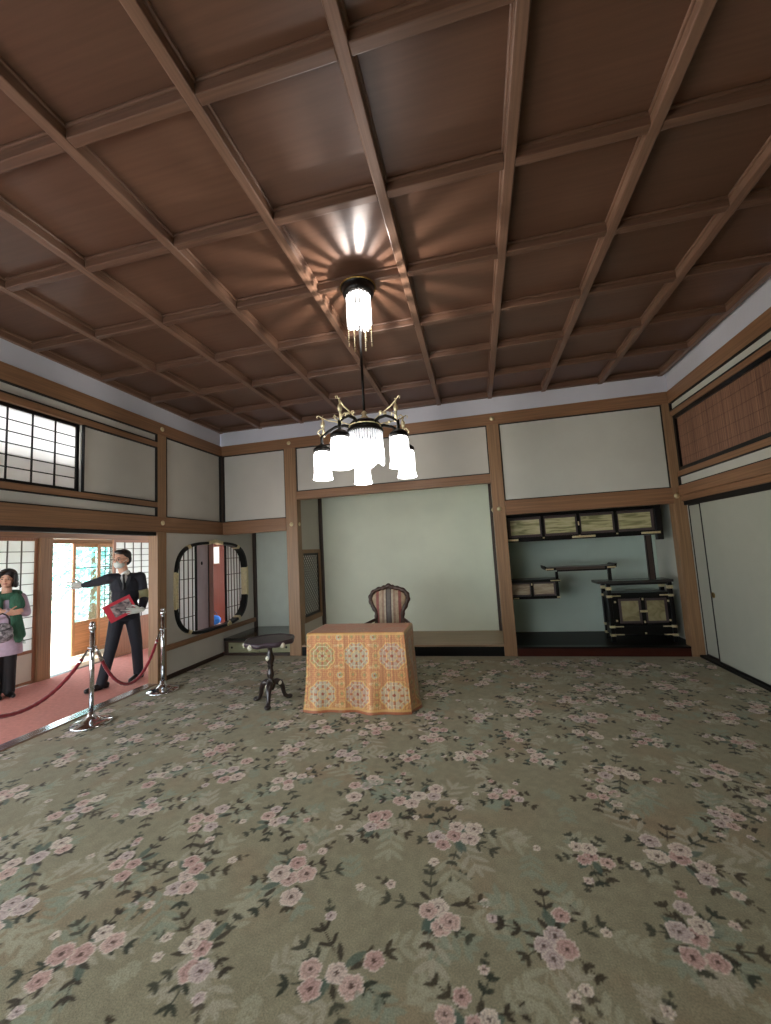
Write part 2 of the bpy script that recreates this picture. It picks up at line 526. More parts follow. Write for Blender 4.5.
# back wall infill
mb = MB().box(L-0.03, -2.88, D+0.03, D+0.09, NG1, 3.22)
struct('wall_back', 'cream panel above the low cupboard alcove in the corner', 'wall', mb, plaster)
struct('wall_back_middle', 'long cream panel over the picture alcove beam', 'wall', BX(-2.73, 0.27, D+0.03, D+0.09, 2.49, 3.22), plaster)
struct('wall_back_right', 'large cream panel above the staggered shelf alcove', 'wall', BX(0.40, 2.50, D+0.03, D+0.09, NG1, 3.22), plasterR)
# alcove backs
struct('wall_alcove_corner', 'back wall of the corner cupboard alcove, grey green light put into its colour', 'wall', BX(L-0.10, -2.80, BK, BK+0.06, -0.01, 2.3), mat('grey_green_light_tint_paper', (204, 212, 200), 0.85, var=0.03))  # grey green cast of the light painted into the paper colour
struct('wall_alcove_picture', 'tall back wall of the picture alcove, green light put into its colour', 'wall', BX(-2.72, 0.285, BK, BK+0.06, -0.01, 3.0), green_lit_paper)
struct('wall_alcove_shelf', 'back wall behind the staggered shelves, sea green light put into its colour', 'wall', BX(0.345, R+0.05, BK, BK+0.06, -0.01, 2.3), teal_lit_paper)
mb = MB().box(0.285, 0.345, D+0.14, BK+0.05, 0, 3.0)
struct('wall_partition', 'thin partition between the picture alcove and shelf alcove', 'wall', mb, teal_lit_paper)
# lattice partition: panels above and below the lattice window
LX0, LX1 = -2.80, -2.735
mb = MB().box(LX0, LX1, D+0.13, BK, 1.60, 3.0).box(LX0, LX1, D+0.13, BK, 0.0, 0.44)
struct('wall_lattice_side', 'cream side wall above and under the small lattice window', 'wall', mb, plaster)
struct('ceiling_alcove', 'plain board ceiling over the picture alcove', 'ceiling', BX(-2.8, 0.34, D+0.09, BK+0.06, 3.0, 3.05), wcX)
struct('ceiling_alcove_low', 'plain board ceilings over the corner and shelf alcoves', 'ceiling',
       MB().box(L-0.1, -2.8, D+0.09, BK+0.06, 2.3, 2.35).box(0.345, R+0.1, D+0.09, BK+0.06, 2.3, 2.35), wcX)

# right wall
mb = MB()
mb.box(R+0.03, R+0.09, REAR, D+0.12, NG1, 2.245).box(R+0.03, R+0.09, REAR, D+0.12, 3.10, 3.22)
mb.box(R+0.03, R+0.09, D+0.10, BK+0.06, -0.01, 2.3)
struct('wall_right', 'narrow white strips over and under the reed blind, with alcove side', 'wall', mb, plasterR)
# rear wall (behind the camera): open sliding-door side of the room
mb = MB().box(L-0.1, R+0.1, REAR-0.09, REAR-0.03, NG1, HB).box(-1.2, R+0.1, REAR-0.09, REAR-0.03, -0.01, NG1)
struct('wall_rear', 'cream panel above the open garden side of the room', 'wall', mb, plaster)

# ---- rails
def rail(n, label, box, m, bevel=0.005, extra=()):
    mb = MB().box(*box)
    for e in extra: mb.box(*e)
    return struct('trim_%d' % n, label, 'rail', mb, m, bevel)
rail(2, 'long brown picture rail along the doorway side', (L-0.14, L+0.012, REAR, D+0.0, NG0, NG1), wpY)
rail(3, 'brown rail across the corner cupboard alcove', (L-0.0, -2.90, D-0.012, D+0.12, NG0, NG1), wpX)
rail(4, 'brown rail across the staggered shelf alcove', (0.42, 2.49, D-0.012, D+0.12, NG0, NG1), wpX)
rail(5, 'stepped brown rail over the white sliding doors', (R-0.012, R+0.10, REAR, D, 2.0, 2.125), wpY, extra=((R+0.008, R+0.10, REAR, D, 1.925, 2.0),))
rail(6, 'top brown rail along the doorway side', (L-0.12, L+0.004, REAR, D+0.02, 3.215, 3.38), wpY)
rail(7, 'top brown rail along the alcove wall', (L+0.004, R-0.004, D-0.004, D+0.12, 3.215, 3.38), wpX)
rail(8, 'top brown rail along the reed blind wall', (R-0.004, R+0.11, REAR, D+0.02, 3.215, 3.38), wpY)
rail(9, 'heavy beam across the head of the picture alcove', (-2.715, 0.255, D+0.005, D+0.12, 2.385, 2.51), wpX)
rail(10, 'thin brown rail above the high paper window', (L-0.09, L-0.005, 0.66, 4.45, 3.035, 3.105), wpY)
rail(11, 'thin brown rail below the high paper window', (L-0.09, L-0.005, 0.66, 4.45, 2.235, 2.30), wpY)
rail(12, 'brown sill rail under the round cornered window', (L-0.10, L+0.012, 4.58, BK-0.02, 0.365, 0.435), wpY)
rail(13, 'brown rail above the reed blind', (R+0.005, R+0.10, REAR, D, 3.04, 3.105), wpY)
rail(14, 'brown rail below the reed blind', (R+0.005, R+0.10, REAR, D, 2.245, 2.315), wpY)
rail(15, 'dark grooved head track above the corridor doorway', (L-0.13, L-0.02, 0.66, 4.46, 1.865, 1.915), black_gap)
rail(16, 'dark grooved head track above the white sliding doors', (R+0.03, R+0.12, REAR, D, 1.875, 1.93), black_gap)
rail(17, 'brown rail behind the open garden side', (L-0.1, R+0.1, REAR-0.12, REAR, NG0, NG1), wpX)
rail(18, 'black sill track under the white sliding doors', (R-0.005, R+0.13, REAR, D, -0.01, 0.022), black_gap)

# ---- posts
def nail_cover(parent, c, axis, r=0.032):
    mb = MB()
    s = 1
    prof = [(r, 0), (r, .006), (r*.75, .012), (r*.35, .014), (r*.3, .02), (0.001, .022)]
    if axis == 'y':   # faces -y
        p2 = [(a, -b) for a, b in prof]; mb.lathe(p2, c, 16, axis=1, caps=False)
    elif axis == 'x':
        mb.lathe(prof, c, 16, axis=0, caps=False)
    else:
        p2 = [(a, -b) for a, b in prof]; mb.lathe(p2, c, 16, axis=0, caps=False)
    build('nail_cover', mb, gold, parent)
def post(label, box, m=wpZ, covers=(), bevel=0.008):
    o = struct('pillar', label, 'post', BX(*box), m, bevel)
    for c, ax in covers: nail_cover(o, c, ax)
    return o
post('square brown post between the corridor doorway and round cornered window', (L-0.14, L+0.004, 4.445, 4.60, -0.01, 3.214), covers=(((L+0.012, 4.52, 2.03), 'x'), ((L+0.006, 4.52, 3.30), 'x')))
post('square brown post at the far end of the doorway side, behind the viewer', (L-0.14, L+0.004, 0.54, 0.68, -0.01, 3.30))
post('square brown post between the corner alcove and picture alcove', (-2.905, -2.71, D, D+0.15, -0.01, 3.30), covers=(((-2.81, D-0.001, 2.0), 'y'), ((-2.712, D+0.07, 2.0), 'x'), ((-2.81, D-0.006, 3.30), 'y')))
post('square brown post between the picture alcove and shelf alcove', (0.252, 0.42, D, D+0.15, -0.01, 3.30), covers=(((0.336, D-0.001, 2.0), 'y'), ((0.25, D+0.07, 2.0), 'nx'), ((0.336, D-0.006, 3.30), 'y')))
post('square brown corner post between the shelf alcove and sliding doors', (2.488, 2.635, D-0.003, D+0.14, -0.01, 3.30), covers=(((2.53, D-0.003, 2.0), 'y'),))
post('thin dark corner post hanging above the corner alcove', (L-0.03, L+0.02, D-0.02, D+0.03, NG1, 3.22), dkZ, bevel=0.003)
post('thin dark post at the back corner of the cupboard alcove', (L-0.03, L+0.025, BK-0.045, BK, 0.26, 2.3), dkZ, bevel=0.003)
post('thin dark post at the back corner beside the lattice window', (-2.735, -2.68, BK-0.05, BK, 0.14, 3.0), dkZ, bevel=0.003)
post('thin dark post at the back corner of the picture alcove', (0.24, 0.285, BK-0.05, BK, 0.14, 3.0), dkZ, bevel=0.003)
post('brown post beside the far reed blind, behind the viewer', (R-0.01, R+0.12, 1.55, 1.70, 2.125, 3.22), wpZ)

# thin black battens around the cream panels
mb = MB()
def batten_frame(mb, x0, x1, z0, z1, y, t=0.014):
    mb.box(x0, x1, y-0.006, y+0.03, z1-t, z1).box(x0, x1, y-0.006, y+0.03, z0, z0+t)
    mb.box(x0, x0+t, y-0.006, y+0.03, z0, z1).box(x1-t, x1, y-0.006, y+0.03, z0, z1)
for i, (a, b, z0) in enumerate(((L+0.02, -2.905, NG1), (-2.71, 0.252, 2.51), (0.42, 2.488, NG1))):
    m2 = MB(); batten_frame(m2, a, b, z0, 3.215, D+0.024)
    struct('trim_%d' % (20+i), ('thin black batten edging the corner alcove panel', 'thin black batten edging the picture alcove panel', 'thin black batten edging the panel over the shelf alcove')[i], 'batten', m2, black_gap)
m2 = MB()
def batten_y(mb, y0, y1, z0, z1, x, t=0.012, s=1):
    xa, xb = min(x, x+s*0.03), max(x, x+s*0.03)
    mb.box(xa, xb, y0, y1, z1-t, z1).box(xa, xb, y0, y1, z0, z0+t).box(xa, xb, y0, y0+t, z0, z1).box(xa, xb, y1-t, y1, z0, z1)
batten_y(m2, 4.60, D-0.02, NG1, 3.215, L-0.028, 0.014, 1)
batten_y(m2, 3.42, 4.445, 2.30, 3.035, L-0.028, 0.012, 1)
batten_y(m2, 0.68, 4.445, 3.105, 3.215, L-0.028, 0.012, 1)
batten_y(m2, 0.68, 4.445, NG1, 2.235, L-0.028, 0.012, 1)
struct('trim_23', 'thin black battens edging the panels on the doorway side', 'batten', m2, black_gap)
m2 = MB()
batten_y(m2, REAR, D-0.005, 3.105, 3.215, R+0.028, 0.012, -1)
batten_y(m2, REAR, D-0.005, 2.125, 2.245, R+0.028, 0.010, -1)
struct('trim_24', 'thin black battens edging the white strips by the reed blind', 'batten', m2, black_gap)

# ---------------------------------------------------------------- high shoji window over the doorway
def shoji(name, label, cat, kind, x, y0, y1, z0, z1, ncol, nrow, frame_m, bar_m, fw=0.035, thick=0.03, bar=0.012, low=0.0, low_m=None, group=None, facing=1):
    root = thing(name, label, cat, (x, (y0+y1)/2, z0), group, kind)
    mb = MB(); a, b = x-thick/2, x+thick/2
    mb.box(a, b, y0, y0+fw, z0, z1).box(a, b, y1-fw, y1, z0, z1).box(a, b, y0+fw, y1-fw, z1-fw, z1).box(a, b, y0+fw, y1-fw, z0, z0+fw)
    zl = z0+fw
    if low:
        mb.box(a, b, y0+fw, y1-fw, z0+low, z0+low+fw); zl = z0+low+fw
        build('lower_board', BX(x-0.006, x+0.006, y0+fw, y1-fw, z0+fw, z0+low), low_m, root)
    build('frame', mb, frame_m, root, bevel=0.003)
    mb = MB()
    for i in range(1, ncol):
        yy = y0+fw+(y1-y0-2*fw)*i/ncol
        mb.box(x+0.002, x+0.014, yy-bar/2, yy+bar/2, zl, z1-fw)
    for j in range(1, nrow):
        zz = zl+(z1-fw-zl)*j/nrow
        mb.box(x+0.003, x+0.012, y0+fw, y1-fw, zz-bar*.4, zz+bar*.4)
    build('lattice', mb, bar_m, root)
    build('paper', BX(x-0.004, x-0.001, y0+fw, y1-fw, zl, z1-fw), paper_w, root)
    return root
shoji('window_1', 'black framed high paper window over the corridor doorway', 'window', 'structure', L-0.06, 2.05, 3.41, 2.30, 3.035, 6, 6, lacquer, black_gap, fw=0.035)
shoji('window_2', 'black framed paper window farther along the doorway side', 'window', 'structure', L-0.06, 0.70, 2.04, 2.30, 3.035, 6, 6, lacquer, black_gap, fw=0.035)

# ---------------------------------------------------------------- round cornered lacquer window
def ring(mb, o1, o2, x0, x1, idx=None):
    n = len(o1)
    ids = list(range(n)) if idx is None else idx
    vs = []
    for i in ids:
        i %= n
        vs += [(x0, *o1[i]), (x1, *o1[i]), (x1, *o2[i]), (x0, *o2[i])]
    k = len(ids); fs = []
    R_ = k if idx is None else k-1
    for a in range(R_):
        b = (a+1) % k
        for e in range(4):
            f = (e+1) % 4
            fs.append((a*4+e, a*4+f, b*4+f, b*4+e))
    if idx is not None:
        fs += [(0, 1, 2, 3), ((k-1)*4+3, (k-1)*4+2, (k-1)*4+1, (k-1)*4)]
    return mb.add(vs, fs)
kw = thing('window_3', 'round cornered window with black lacquer frame and gilt fittings', 'window', (L, 5.645, 0.45), None, 'structure')
build('frame', ring(MB(), katomado(0.012), katomado(-0.030), L-0.105, L+0.006), lacquer, kw, bevel=0.004)
n_ = 112
for c_, w_ in ((56, 3), (0, 3), (28, 1), (18, 1), (38, 1), (74, 1), (94, 1)):
    build('gilt_fitting', ring(MB(), katomado(0.016), katomado(-0.034), L-0.1, L+0.010, [c_+k for k in range(-w_, w_+1)]), gold, kw)
mb = MB()
for q in ((-0.03, 0.028), (0.03, 0.028), (0, 0.055)):
    mb.ell((L+0.014, 5.95+q[0], 0.47+q[1]-0.03), (0.012, 0.03, 0.03), seg=10, rings=6)
build('gilt_ornament', mb, gold, kw)
def slider(y0, y1, x, ncol, rootname):
    root = build(rootname, MB().box(x-0.012, x+0.012, y0, y0+0.03, 0.40, 1.84).box(x-0.012, x+0.012, y1-0.03, y1, 0.40, 1.84)
                 .box(x-0.012, x+0.012, y0+.03, y1-.03, 1.80, 1.84).box(x-0.012, x+0.012, y0+.03, y1-.03, 0.40, 0.44), lacquer, kw)
    mb = MB()
    for i in range(1, ncol):
        yy = y0+(y1-y0)*i/ncol
        mb.box(x+0.001, x+0.012, yy-0.005, yy+0.005, 0.44, 1.80)
    for j in range(1, 5):
        zz = 0.44+1.36*j/5
        mb.box(x+0.001, x+0.011, y0+.03, y1-.03, zz-0.005, zz+0.005)
    build('lattice', mb, dkZ, root)
    build('paper', BX(x-0.006, x-0.003, y0+.03, y1-.03, 0.44, 1.80), paper_w, root)
slider(4.70, 5.33, L-0.118, 7, 'sliding_screen')
slider(6.04, 6.62, L-0.118, 7, 'sliding_screen')

# ---------------------------------------------------------------- lattice window in the alcove partition
lw = thing('window_4', 'small black framed lattice window in the alcove side wall', 'window', (-2.77, 6.37, 0.44), None, 'structure')
lx0, lx1 = LX0-0.01, LX1+0.015
build('surround', MB().box(lx0, lx1, D+0.15, 6.03, 0.44, 1.60).box(lx0, lx1, 6.70, BK-0.05, 0.44, 1.60).box(lx0, lx1, 6.03, 6.70, 1.54, 1.60).box(lx0, lx1, 6.03, 6.70, 0.44, 0.52), wpZ, lw, bevel=0.003)
build('frame', MB().box(-2.785, -2.745, 6.03, 6.07, 0.52, 1.54).box(-2.785, -2.745, 6.66, 6.70, 0.52, 1.54).box(-2.785, -2.745, 6.07, 6.66, 1.50, 1.54).box(-2.785, -2.745, 6.07, 6.66, 0.52, 0.56), lacquer, lw)
mb = MB()
cx = -2.752
k = -0.95
while k < 0.65:
    # diagonal bars clipped to the frame
    for s in (1, -1):
        pts = []
        a = k if s == 1 else k
        t0 = max(0.0, -a); t1 = min(0.94, 0.59-a)
        if t1 > t0+0.02:
            ya, yb = 6.07+a+t0, 6.07+a+t1
            za, zb = 0.56+t0, 0.56+t1
            if s == -1: za, zb = 2.06-za, 2.06-zb
            d = Vector((0, yb-ya, zb-za)); ln = d.length; d.normalize()
            nrm = Vector((1, 0, 0)).cross(d)
            mb.obox((cx+0.003*s, (ya+yb)/2, (za+zb)/2), (1, 0, 0), d, nrm, 0.0015, ln/2, 0.006)
    k += 0.078
build('diamond_lattice', mb, lacquer, lw)
build('paper', BX(-2.760, -2.757, 6.07, 6.66, 0.56, 1.50), mat('white_backing_paper', (240, 242, 236), 0.8, var=0.02), lw)

# ---------------------------------------------------------------- alcove floors
tk = thing('platform', 'raised tan floor of the picture alcove with black lacquer edge', 'alcove floor', (-1.23, D, 0), None, 'structure')
build('edge_beam', BX(-2.71, 0.252, D+0.01, D+0.12, -0.01, 0.125), lacquer, tk, bevel=0.006)
build('board', BX(-2.72, 0.285, D+0.12, BK, 0.0, 0.148), wood('alcove_plank', (168, 142, 112), 0, rough=0.35), tk)
build('front_lip', BX(-2.71, 0.252, D+0.008, D+0.122, 0.125, 0.148), wood('alcove_lip', (160, 132, 104), 0, rough=0.35), tk)
ck = thing('platform', 'glossy dark lacquer floor of the staggered shelf alcove', 'alcove floor', (1.45, D, 0), None, 'structure')
build('edge_beam', BX(0.42, 2.488, D+0.01, D+0.10, -0.01, 0.095), lacq_red, ck, bevel=0.006)
build('board', BX(0.345, R+0.03, D+0.10, BK, 0.0, 0.118), mat('dark_lacquer_floor', (24, 16, 14), 0.4, var=0.2, scale=(2, 30, 30), spec=0.12), ck)
build('front_lip', BX(0.42, 2.488, D+0.008, D+0.11, 0.095, 0.118), lacquer, ck)

# low cupboard in the corner alcove
lc = thing('low_cupboard', 'long low cupboard with pale sliding fronts filling the corner alcove', 'cupboard', (-3.47, D, 0))
build('body', MB().box(L-0.0, -2.905, D+0.05, BK-0.003, -0.01, 0.21).box(L+0.0, L+0.06, D-0.0, D+0.05, -0.01, 0.225), dkX, lc)
build('top_board', BX(L+0.0, -2.905, D-0.01, BK-0.003, 0.225, 0.265), mat('smoky_lacquer_top', (44, 46, 42), 0.18, var=0.1, coat=0.3), lc, bevel=0.005)
build('rail', MB().box(L+0.06, -2.905, D+0.005, D+0.05, 0.195, 0.225).box(L+0.06, -2.905, D+0.005, D+0.05, -0.01, 0.035), dkX, lc)
olive = mat('pale_olive_silk', (148, 148, 116), 0.7, var=0.12, scale=(8, 8, 30))
for i in range(2):
    xa = L+0.065+i*0.53
    d = build('door', BX(xa, xa+0.525, D+0.015+i*0.012, D+0.028+i*0.012, 0.04, 0.195), olive, lc)
    hx = xa+0.06 if i == 0 else xa+0.46
    build('finger_pull', MB().lathe([(0.017, 0.0), (0.017, -0.006), (0.009, -0.004)], (hx, D+0.015+i*0.012, 0.118), 14, axis=1), black_gap, d)

# ---------------------------------------------------------------- white sliding doors on the right wall
fus = mat('dimmed_white_door_paper', (176, 178, 164), 0.8, var=0.02, spec=0.2)  # white paper darkened to carry the weaker light on this wall
def fusuma(n, label, y0, y1, x, hy):
    root = thing('door_%d' % n, label, 'sliding door', (x, (y0+y1)/2, 0.02), None, 'structure')
    build('panel', BX(x-0.008, x+0.012, y0+0.012, y1-0.012, 0.035, 1.865), fus, root)
    build('edge_frame', MB().box(x-0.014, x+0.016, y0, y0+0.014, 0.022, 1.876).box(x-0.014, x+0.016, y1-0.014, y1, 0.022, 1.876)
          .box(x-0.014, x+0.016, y0, y1, 0.022, 0.040).box(x-0.014, x+0.016, y0, y1, 1.86, 1.876), lacquer, root)
    if hy is not None:
        build('finger_pull', MB().lathe([(0.032, 0.0), (0.034, -0.006), (0.026, -0.006), (0.02, -0.001)], (x-0.008, hy, 0.79), 18, axis=0), brass, root)
fusuma(1, 'narrow end of a white sliding door beside the corner post', 3.72, 5.815, R+0.085, None)
fusuma(2, 'wide white sliding door with a round pull near the corner post', 3.45, 5.475, R+0.045, 5.425)
fusuma(3, 'white sliding door next along the reed blind wall', 1.40, 3.44, R+0.085, 1.5)
fusuma(4, 'white sliding door at the viewer end of the reed blind wall', -0.66, 1.39, R+0.045, 1.3)
struct('wall_right_end', 'white wall end panel past the sliding doors', 'wall', BX(R+0.03, R+0.09, REAR, -0.67, 0, 1.9), plasterR)

struct('wall_right_leak_stop', 'added backing board that stops light leaking round the white sliding doors', 'wall', MB().box(R+0.13, R+0.16, REAR, D+0.14, -0.01, 1.95).box(2.636, R+0.165, D+0.0, D+0.14, -0.01, 1.95), plasterR)  # boards added to block a light leak beside the doors
# reed blinds in the transom
def reed_mat():
    m = bpy.data.materials.new('split_reed'); t = NT(m)
    out = t.n('ShaderNodeOutputMaterial'); b = t.n('ShaderNodeBsdfPrincipled'); t.link(b.outputs[0], out.inputs[0])
    tc = t.n('ShaderNodeTexCoord'); mp = t.n('ShaderNodeMapping'); mp.inputs['Scale'].default_value = (1, 75, 1.3)
    t.link(tc.outputs['Object'], mp.inputs[0])
    nz = t.n('ShaderNodeTexNoise'); nz.inputs['Scale'].default_value = 1; nz.inputs['Detail'].default_value = 2; t.link(mp.outputs[0], nz.inputs[0])
    cr = t.n('ShaderNodeValToRGB'); t.link(nz.outputs[0], cr.inputs[0])
    cr.color_ramp.elements[0].position = 0.32; cr.color_ramp.elements[0].color = rgba(lin((98, 66, 50)))
    cr.color_ramp.elements[1].position = 0.68; cr.color_ramp.elements[1].color = rgba(lin((150, 108, 82)))
    t.link(cr.outputs[0], b.inputs['Base Color']); b.inputs['Roughness'].default_value = 0.6
    return m
reed = reed_mat()
def blind(label, y0, y1):
    root = thing('reed_blind', label, 'blind', (R+0.05, (y0+y1)/2, 2.315), None)
    f = 0.045
    build('frame', MB().box(R+0.02, R+0.075, y0, y0+f, 2.315, 3.04).box(R+0.02, R+0.075, y1-f, y1, 2.315, 3.04)
          .box(R+0.02, R+0.075, y0+f, y1-f, 3.04-f, 3.04).box(R+0.02, R+0.075, y0+f, y1-f, 2.315, 2.315+f), lacquer, root)
    n = int((y1-y0-2*f)/0.011)
    vs = []; fs = []
    for i in range(n+1):
        pass
    ycur = y0+f; k = 0
    prof = []
    while ycur < y1-f-0.002:
        w = min(0.011, y1-f-ycur)
        for (a, d) in ((0.0, 0.006), (0.25, 0.001), (0.5, 0.0), (0.75, 0.001)):
            prof.append((ycur+w*a, R+0.045+d))
        ycur += w
    prof.append((y1-f, R+0.051))
    vs = [(x, y, 2.315+f) for y, x in prof]+[(x, y, 3.04-f) for y, x in prof]
    m_ = len(prof)
    fs = [(i, i+1, m_+i+1, m_+i) for i in range(m_-1)]
    mb = MB().add(vs, fs, 0, True)
    mb.box(R+0.056, R+0.060, y0+f, y1-f, 2.315+f, 3.04-f)
    build('reeds', mb, reed, root)
    mb = MB()
    for z in (2.46, 2.60, 2.74, 2.88):
        mb.box(R+0.0435, R+0.047, y0+f, y1-f, z-0.0015, z+0.0015)
    build('binding_thread', mb, mat('brown_binding_thread', (88, 60, 46), 0.8), root)
blind('long brown reed blind in a black frame above the white sliding doors', 1.72, D-0.015)
blind('brown reed blind in a black frame at the viewer end of the wall', REAR+0.05, 1.53)

# ---------------------------------------------------------------- corridor beyond the doorway
XO = -6.0; XG = -6.9
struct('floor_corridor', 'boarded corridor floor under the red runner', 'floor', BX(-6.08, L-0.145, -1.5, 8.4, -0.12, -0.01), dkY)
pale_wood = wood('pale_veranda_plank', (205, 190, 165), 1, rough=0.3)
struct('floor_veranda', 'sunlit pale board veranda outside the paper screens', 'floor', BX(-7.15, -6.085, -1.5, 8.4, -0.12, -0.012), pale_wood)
red_pile = mat('brick_red_felt', (228, 162, 152), 0.9, var=0.08, scale=(25, 25, 25), spec=0.1, bump=0.1)
tag(build('red_carpet', BX(-5.93, L-0.15, -1.45, 8.0, -0.01, 0.003), red_pile), 'brick red felt runner along the corridor beside the roped room', 'carpet')
sill = thing('trim_30', 'grooved threshold with bright metal tracks between room and corridor', 'threshold', (L-0.07, 2.5, 0), None, 'structure')
build('sill', BX(L-0.145, L-0.002, 0.68, 4.445, -0.02, 0.004), wpY, sill)
alu = mat('bright_aluminium', (225, 230, 236), 0.18, metal=1.0, var=0.03)
for xx in (-0.022, -0.06, -0.098, -0.13):
    build('track', BX(L+xx-0.012, L+xx+0.004, 0.68, 4.445, 0.0, 0.010), alu, sill)
struct('ceiling_corridor', 'plain board ceiling of the corridor and veranda eaves', 'ceiling', BX(-7.5, L-0.11, -1.5, 8.4, 2.62, 2.68), wcX)
struct('trim_31', 'brown head rail above the corridor paper screens', 'rail', BX(XO-0.06, XO+0.06, -1.5, 8.4, 1.945, 2.06), wpY, 0.005)
struct('wall_corridor', 'cream wall over the corridor paper screens', 'wall', BX(XO-0.03, XO+0.03, -1.5, 8.4, 2.06, 2.62), plaster)
struct('trim_32', 'brown head beam above the veranda glass doors', 'rail', BX(XG-0.05, XG+0.05, -1.5, 8.4, 1.93, 2.06), wpY, 0.005)
struct('wall_veranda', 'cream wall over the veranda glass doors', 'wall', BX(XG-0.03, XG+0.03, -1.5, 8.4, 2.06, 2.62), plaster)
struct('wall_corridor_inner', 'plain corridor wall behind the room panel', 'wall', BX(L-0.16, L-0.11, 4.60, 4.78, 0, 2.62), plaster)
post('brown corridor post beside the woman, between paper screen and open doorway', (XO-0.08, XO+0.08, 4.425, 4.60, -0.01, 1.95))
post('brown corridor post behind the man past the paper screen', (XO-0.08, XO+0.08, 6.42, 6.58, -0.01, 1.95))
post('brown corridor post farther toward the viewer', (XO-0.08, XO+0.08, 0.8, 0.96, -0.01, 1.95))
lowb = mat('cream_lower_board', (214, 204, 188), 0.7, var=0.04)
frame_w = wood('screen_frame_timber', (158, 112, 84), 2)
bars = mat('screen_bar_timber', (92, 84, 78), 0.6, var=0.1)
shoji('door_5', 'paper sliding screen behind the woman in the green scarf', 'paper screen', 'structure', XO+0.03, 3.50, 4.42, 0.0, 1.945, 5, 10, frame_w, bars, fw=0.04, low=0.40, low_m=lowb)
shoji('door_6', 'paper sliding screen next toward the viewer from the woman', 'paper screen', 'structure', XO-0.03, 2.55, 3.52, 0.0, 1.945, 5, 10, frame_w, bars, fw=0.04, low=0.40, low_m=lowb)
shoji('door_7', 'paper sliding screen behind the shoulder of the suited man', 'paper screen', 'structure', XO+0.03, 5.62, 6.42, 0.0, 1.945, 4, 12, frame_w, bars, fw=0.045, low=0.55, low_m=frame_w)
shoji('door_8', 'paper sliding screen beyond the far corridor post', 'paper screen', 'structure', XO-0.0, 6.58, 7.5, 0.0, 1.945, 5, 12, frame_w, bars, fw=0.045, low=0.55, low_m=frame_w)

door_timber = wood('glass_door_timber', (186, 138, 100), 2)
def glass_door(n, label, x, y0, y1, low, bar_z, nc=1, nr=1, bars_m=None):
    root = thing('door_%d' % n, label, 'glass door', (x, (y0+y1)/2, 0), None, 'structure')
    f = 0.05
    build('frame', MB().box(x-.018, x+.018, y0, y0+f, 0, 1.93).box(x-.018, x+.018, y1-f, y1, 0, 1.93).box(x-.018, x+.018, y0+f, y1-f, 1.87, 1.93)
          .box(x-.018, x+.018, y0+f, y1-f, 0, 0.07).box(x-.018, x+.018, y0+f, y1-f, low, low+0.05), door_timber, root, bevel=0.003)
    build('lower_board', BX(x-.008, x+.008, y0+f, y1-f, 0.07, low), wood('glass_door_board', (196, 140, 100), 1), root)
    mb = MB()
    if bar_z: mb.box(x-.012, x+.012, y0+f, y1-f, bar_z-.012, bar_z+.012)
    for i in range(1, nc):
        yy = y0+f+(y1-y0-2*f)*i/nc; mb.box(x-.006, x+.006, yy-.006, yy+.006, low+.05, 1.87)
    for j in range(1, nr):
        zz = low+.05+(1.82-low)*j/nr; mb.box(x-.006, x+.006, y0+f, y1-f, zz-.006, zz+.006)
    build('glazing_bar', mb, bars_m or bars, root)
    build('pane', BX(x-.0025, x+.0025, y0+f, y1-f, low+.05, 1.87), glass, root)
glass_door(9, 'glass door with a wooden foot board behind the pointing hand', XG, 5.69, 6.50, 0.52, 1.50)
glass_door(10, 'close barred glass door behind the chest of the suited man', XG+0.045, 6.13, 6.95, 0.52, 1.50, 7, 16)
glass_door(11, 'glass door farther along the veranda', XG, 6.96, 7.75, 0.52, 1.50)
glass_door(12, 'glass door on the veranda toward the viewer from the opening', XG, 3.85, 4.65, 0.52, 1.50)
glass_door(13, 'second glass door on the veranda toward the viewer', XG, 3.04, 3.84, 0.52, 1.50)

# far end of the corridor, glimpsed through the round cornered window
redwall = mat('red_brown_panel', (118, 56, 44), 0.5, var=0.12, scale=(20, 20, 2))
struct('wall_corridor_end', 'red brown panelled wall at the far end of the corridor', 'wall',
       MB().box(-6.08, -5.80, 8.0, 8.06, 0, 2.62).box(-5.62, L-0.1, 8.0, 8.06, 0, 2.62).box(-5.80, -5.62, 8.0, 8.06, 0, 1.42).box(-5.80, -5.62, 8.0, 8.06, 1.82, 2.62)
       .box(-5.62, -4.2, 7.985, 8.0, 0.98, 1.02), redwall)
ew = thing('window_5', 'small bright window in the red brown end wall', 'window', (-5.71, 8.0, 1.42), None, 'structure')
build('frame', MB().box(-5.80, -5.785, 8.0, 8.05, 1.42, 1.82).box(-5.635, -5.62, 8.0, 8.05, 1.42, 1.82).box(-5.785, -5.635, 8.0, 8.05, 1.42, 1.435).box(-5.785, -5.635, 8.0, 8.05, 1.805, 1.82), frame_w, ew)
build('paper', BX(-5.785, -5.635, 8.02, 8.024, 1.435, 1.805), paper_w, ew)
mauve = mat('mauve_grey_door', (206, 188, 196), 0.6, var=0.04)
md = thing('door_14', 'mauve grey door leaf standing open behind the round cornered window', 'door', (-4.33, 5.72, 0), None, 'structure')
build('panel', BX(-4.345, -4.315, 5.56, 5.83, 0.02, 2.2), mauve, md, bevel=0.003)
build('edge', MB().box(-4.35, -4.31, 5.545, 5.56, 0.02, 2.2).box(-4.35, -4.31, 5.83, 5.845, 0.02, 2.2), black_gap, md)
build('handle', MB().ell((-4.30, 5.66, 1.47), (0.012, 0.015, 0.03), seg=10, rings=8), black_gap, md)
post('reddish post seen through the round cornered window beside the mauve door', (-4.42, -4.30, 5.85, 5.95, -0.01, 2.62), wood('reddish_post_timber', (150, 96, 78), 2))
bench = thing('bench', 'low pale wooden bench under the blue bag in the corridor', 'bench', (-4.8, 6.55, 0.003))
palebench = wood('pale_bench_timber', (208, 176, 148), 0)
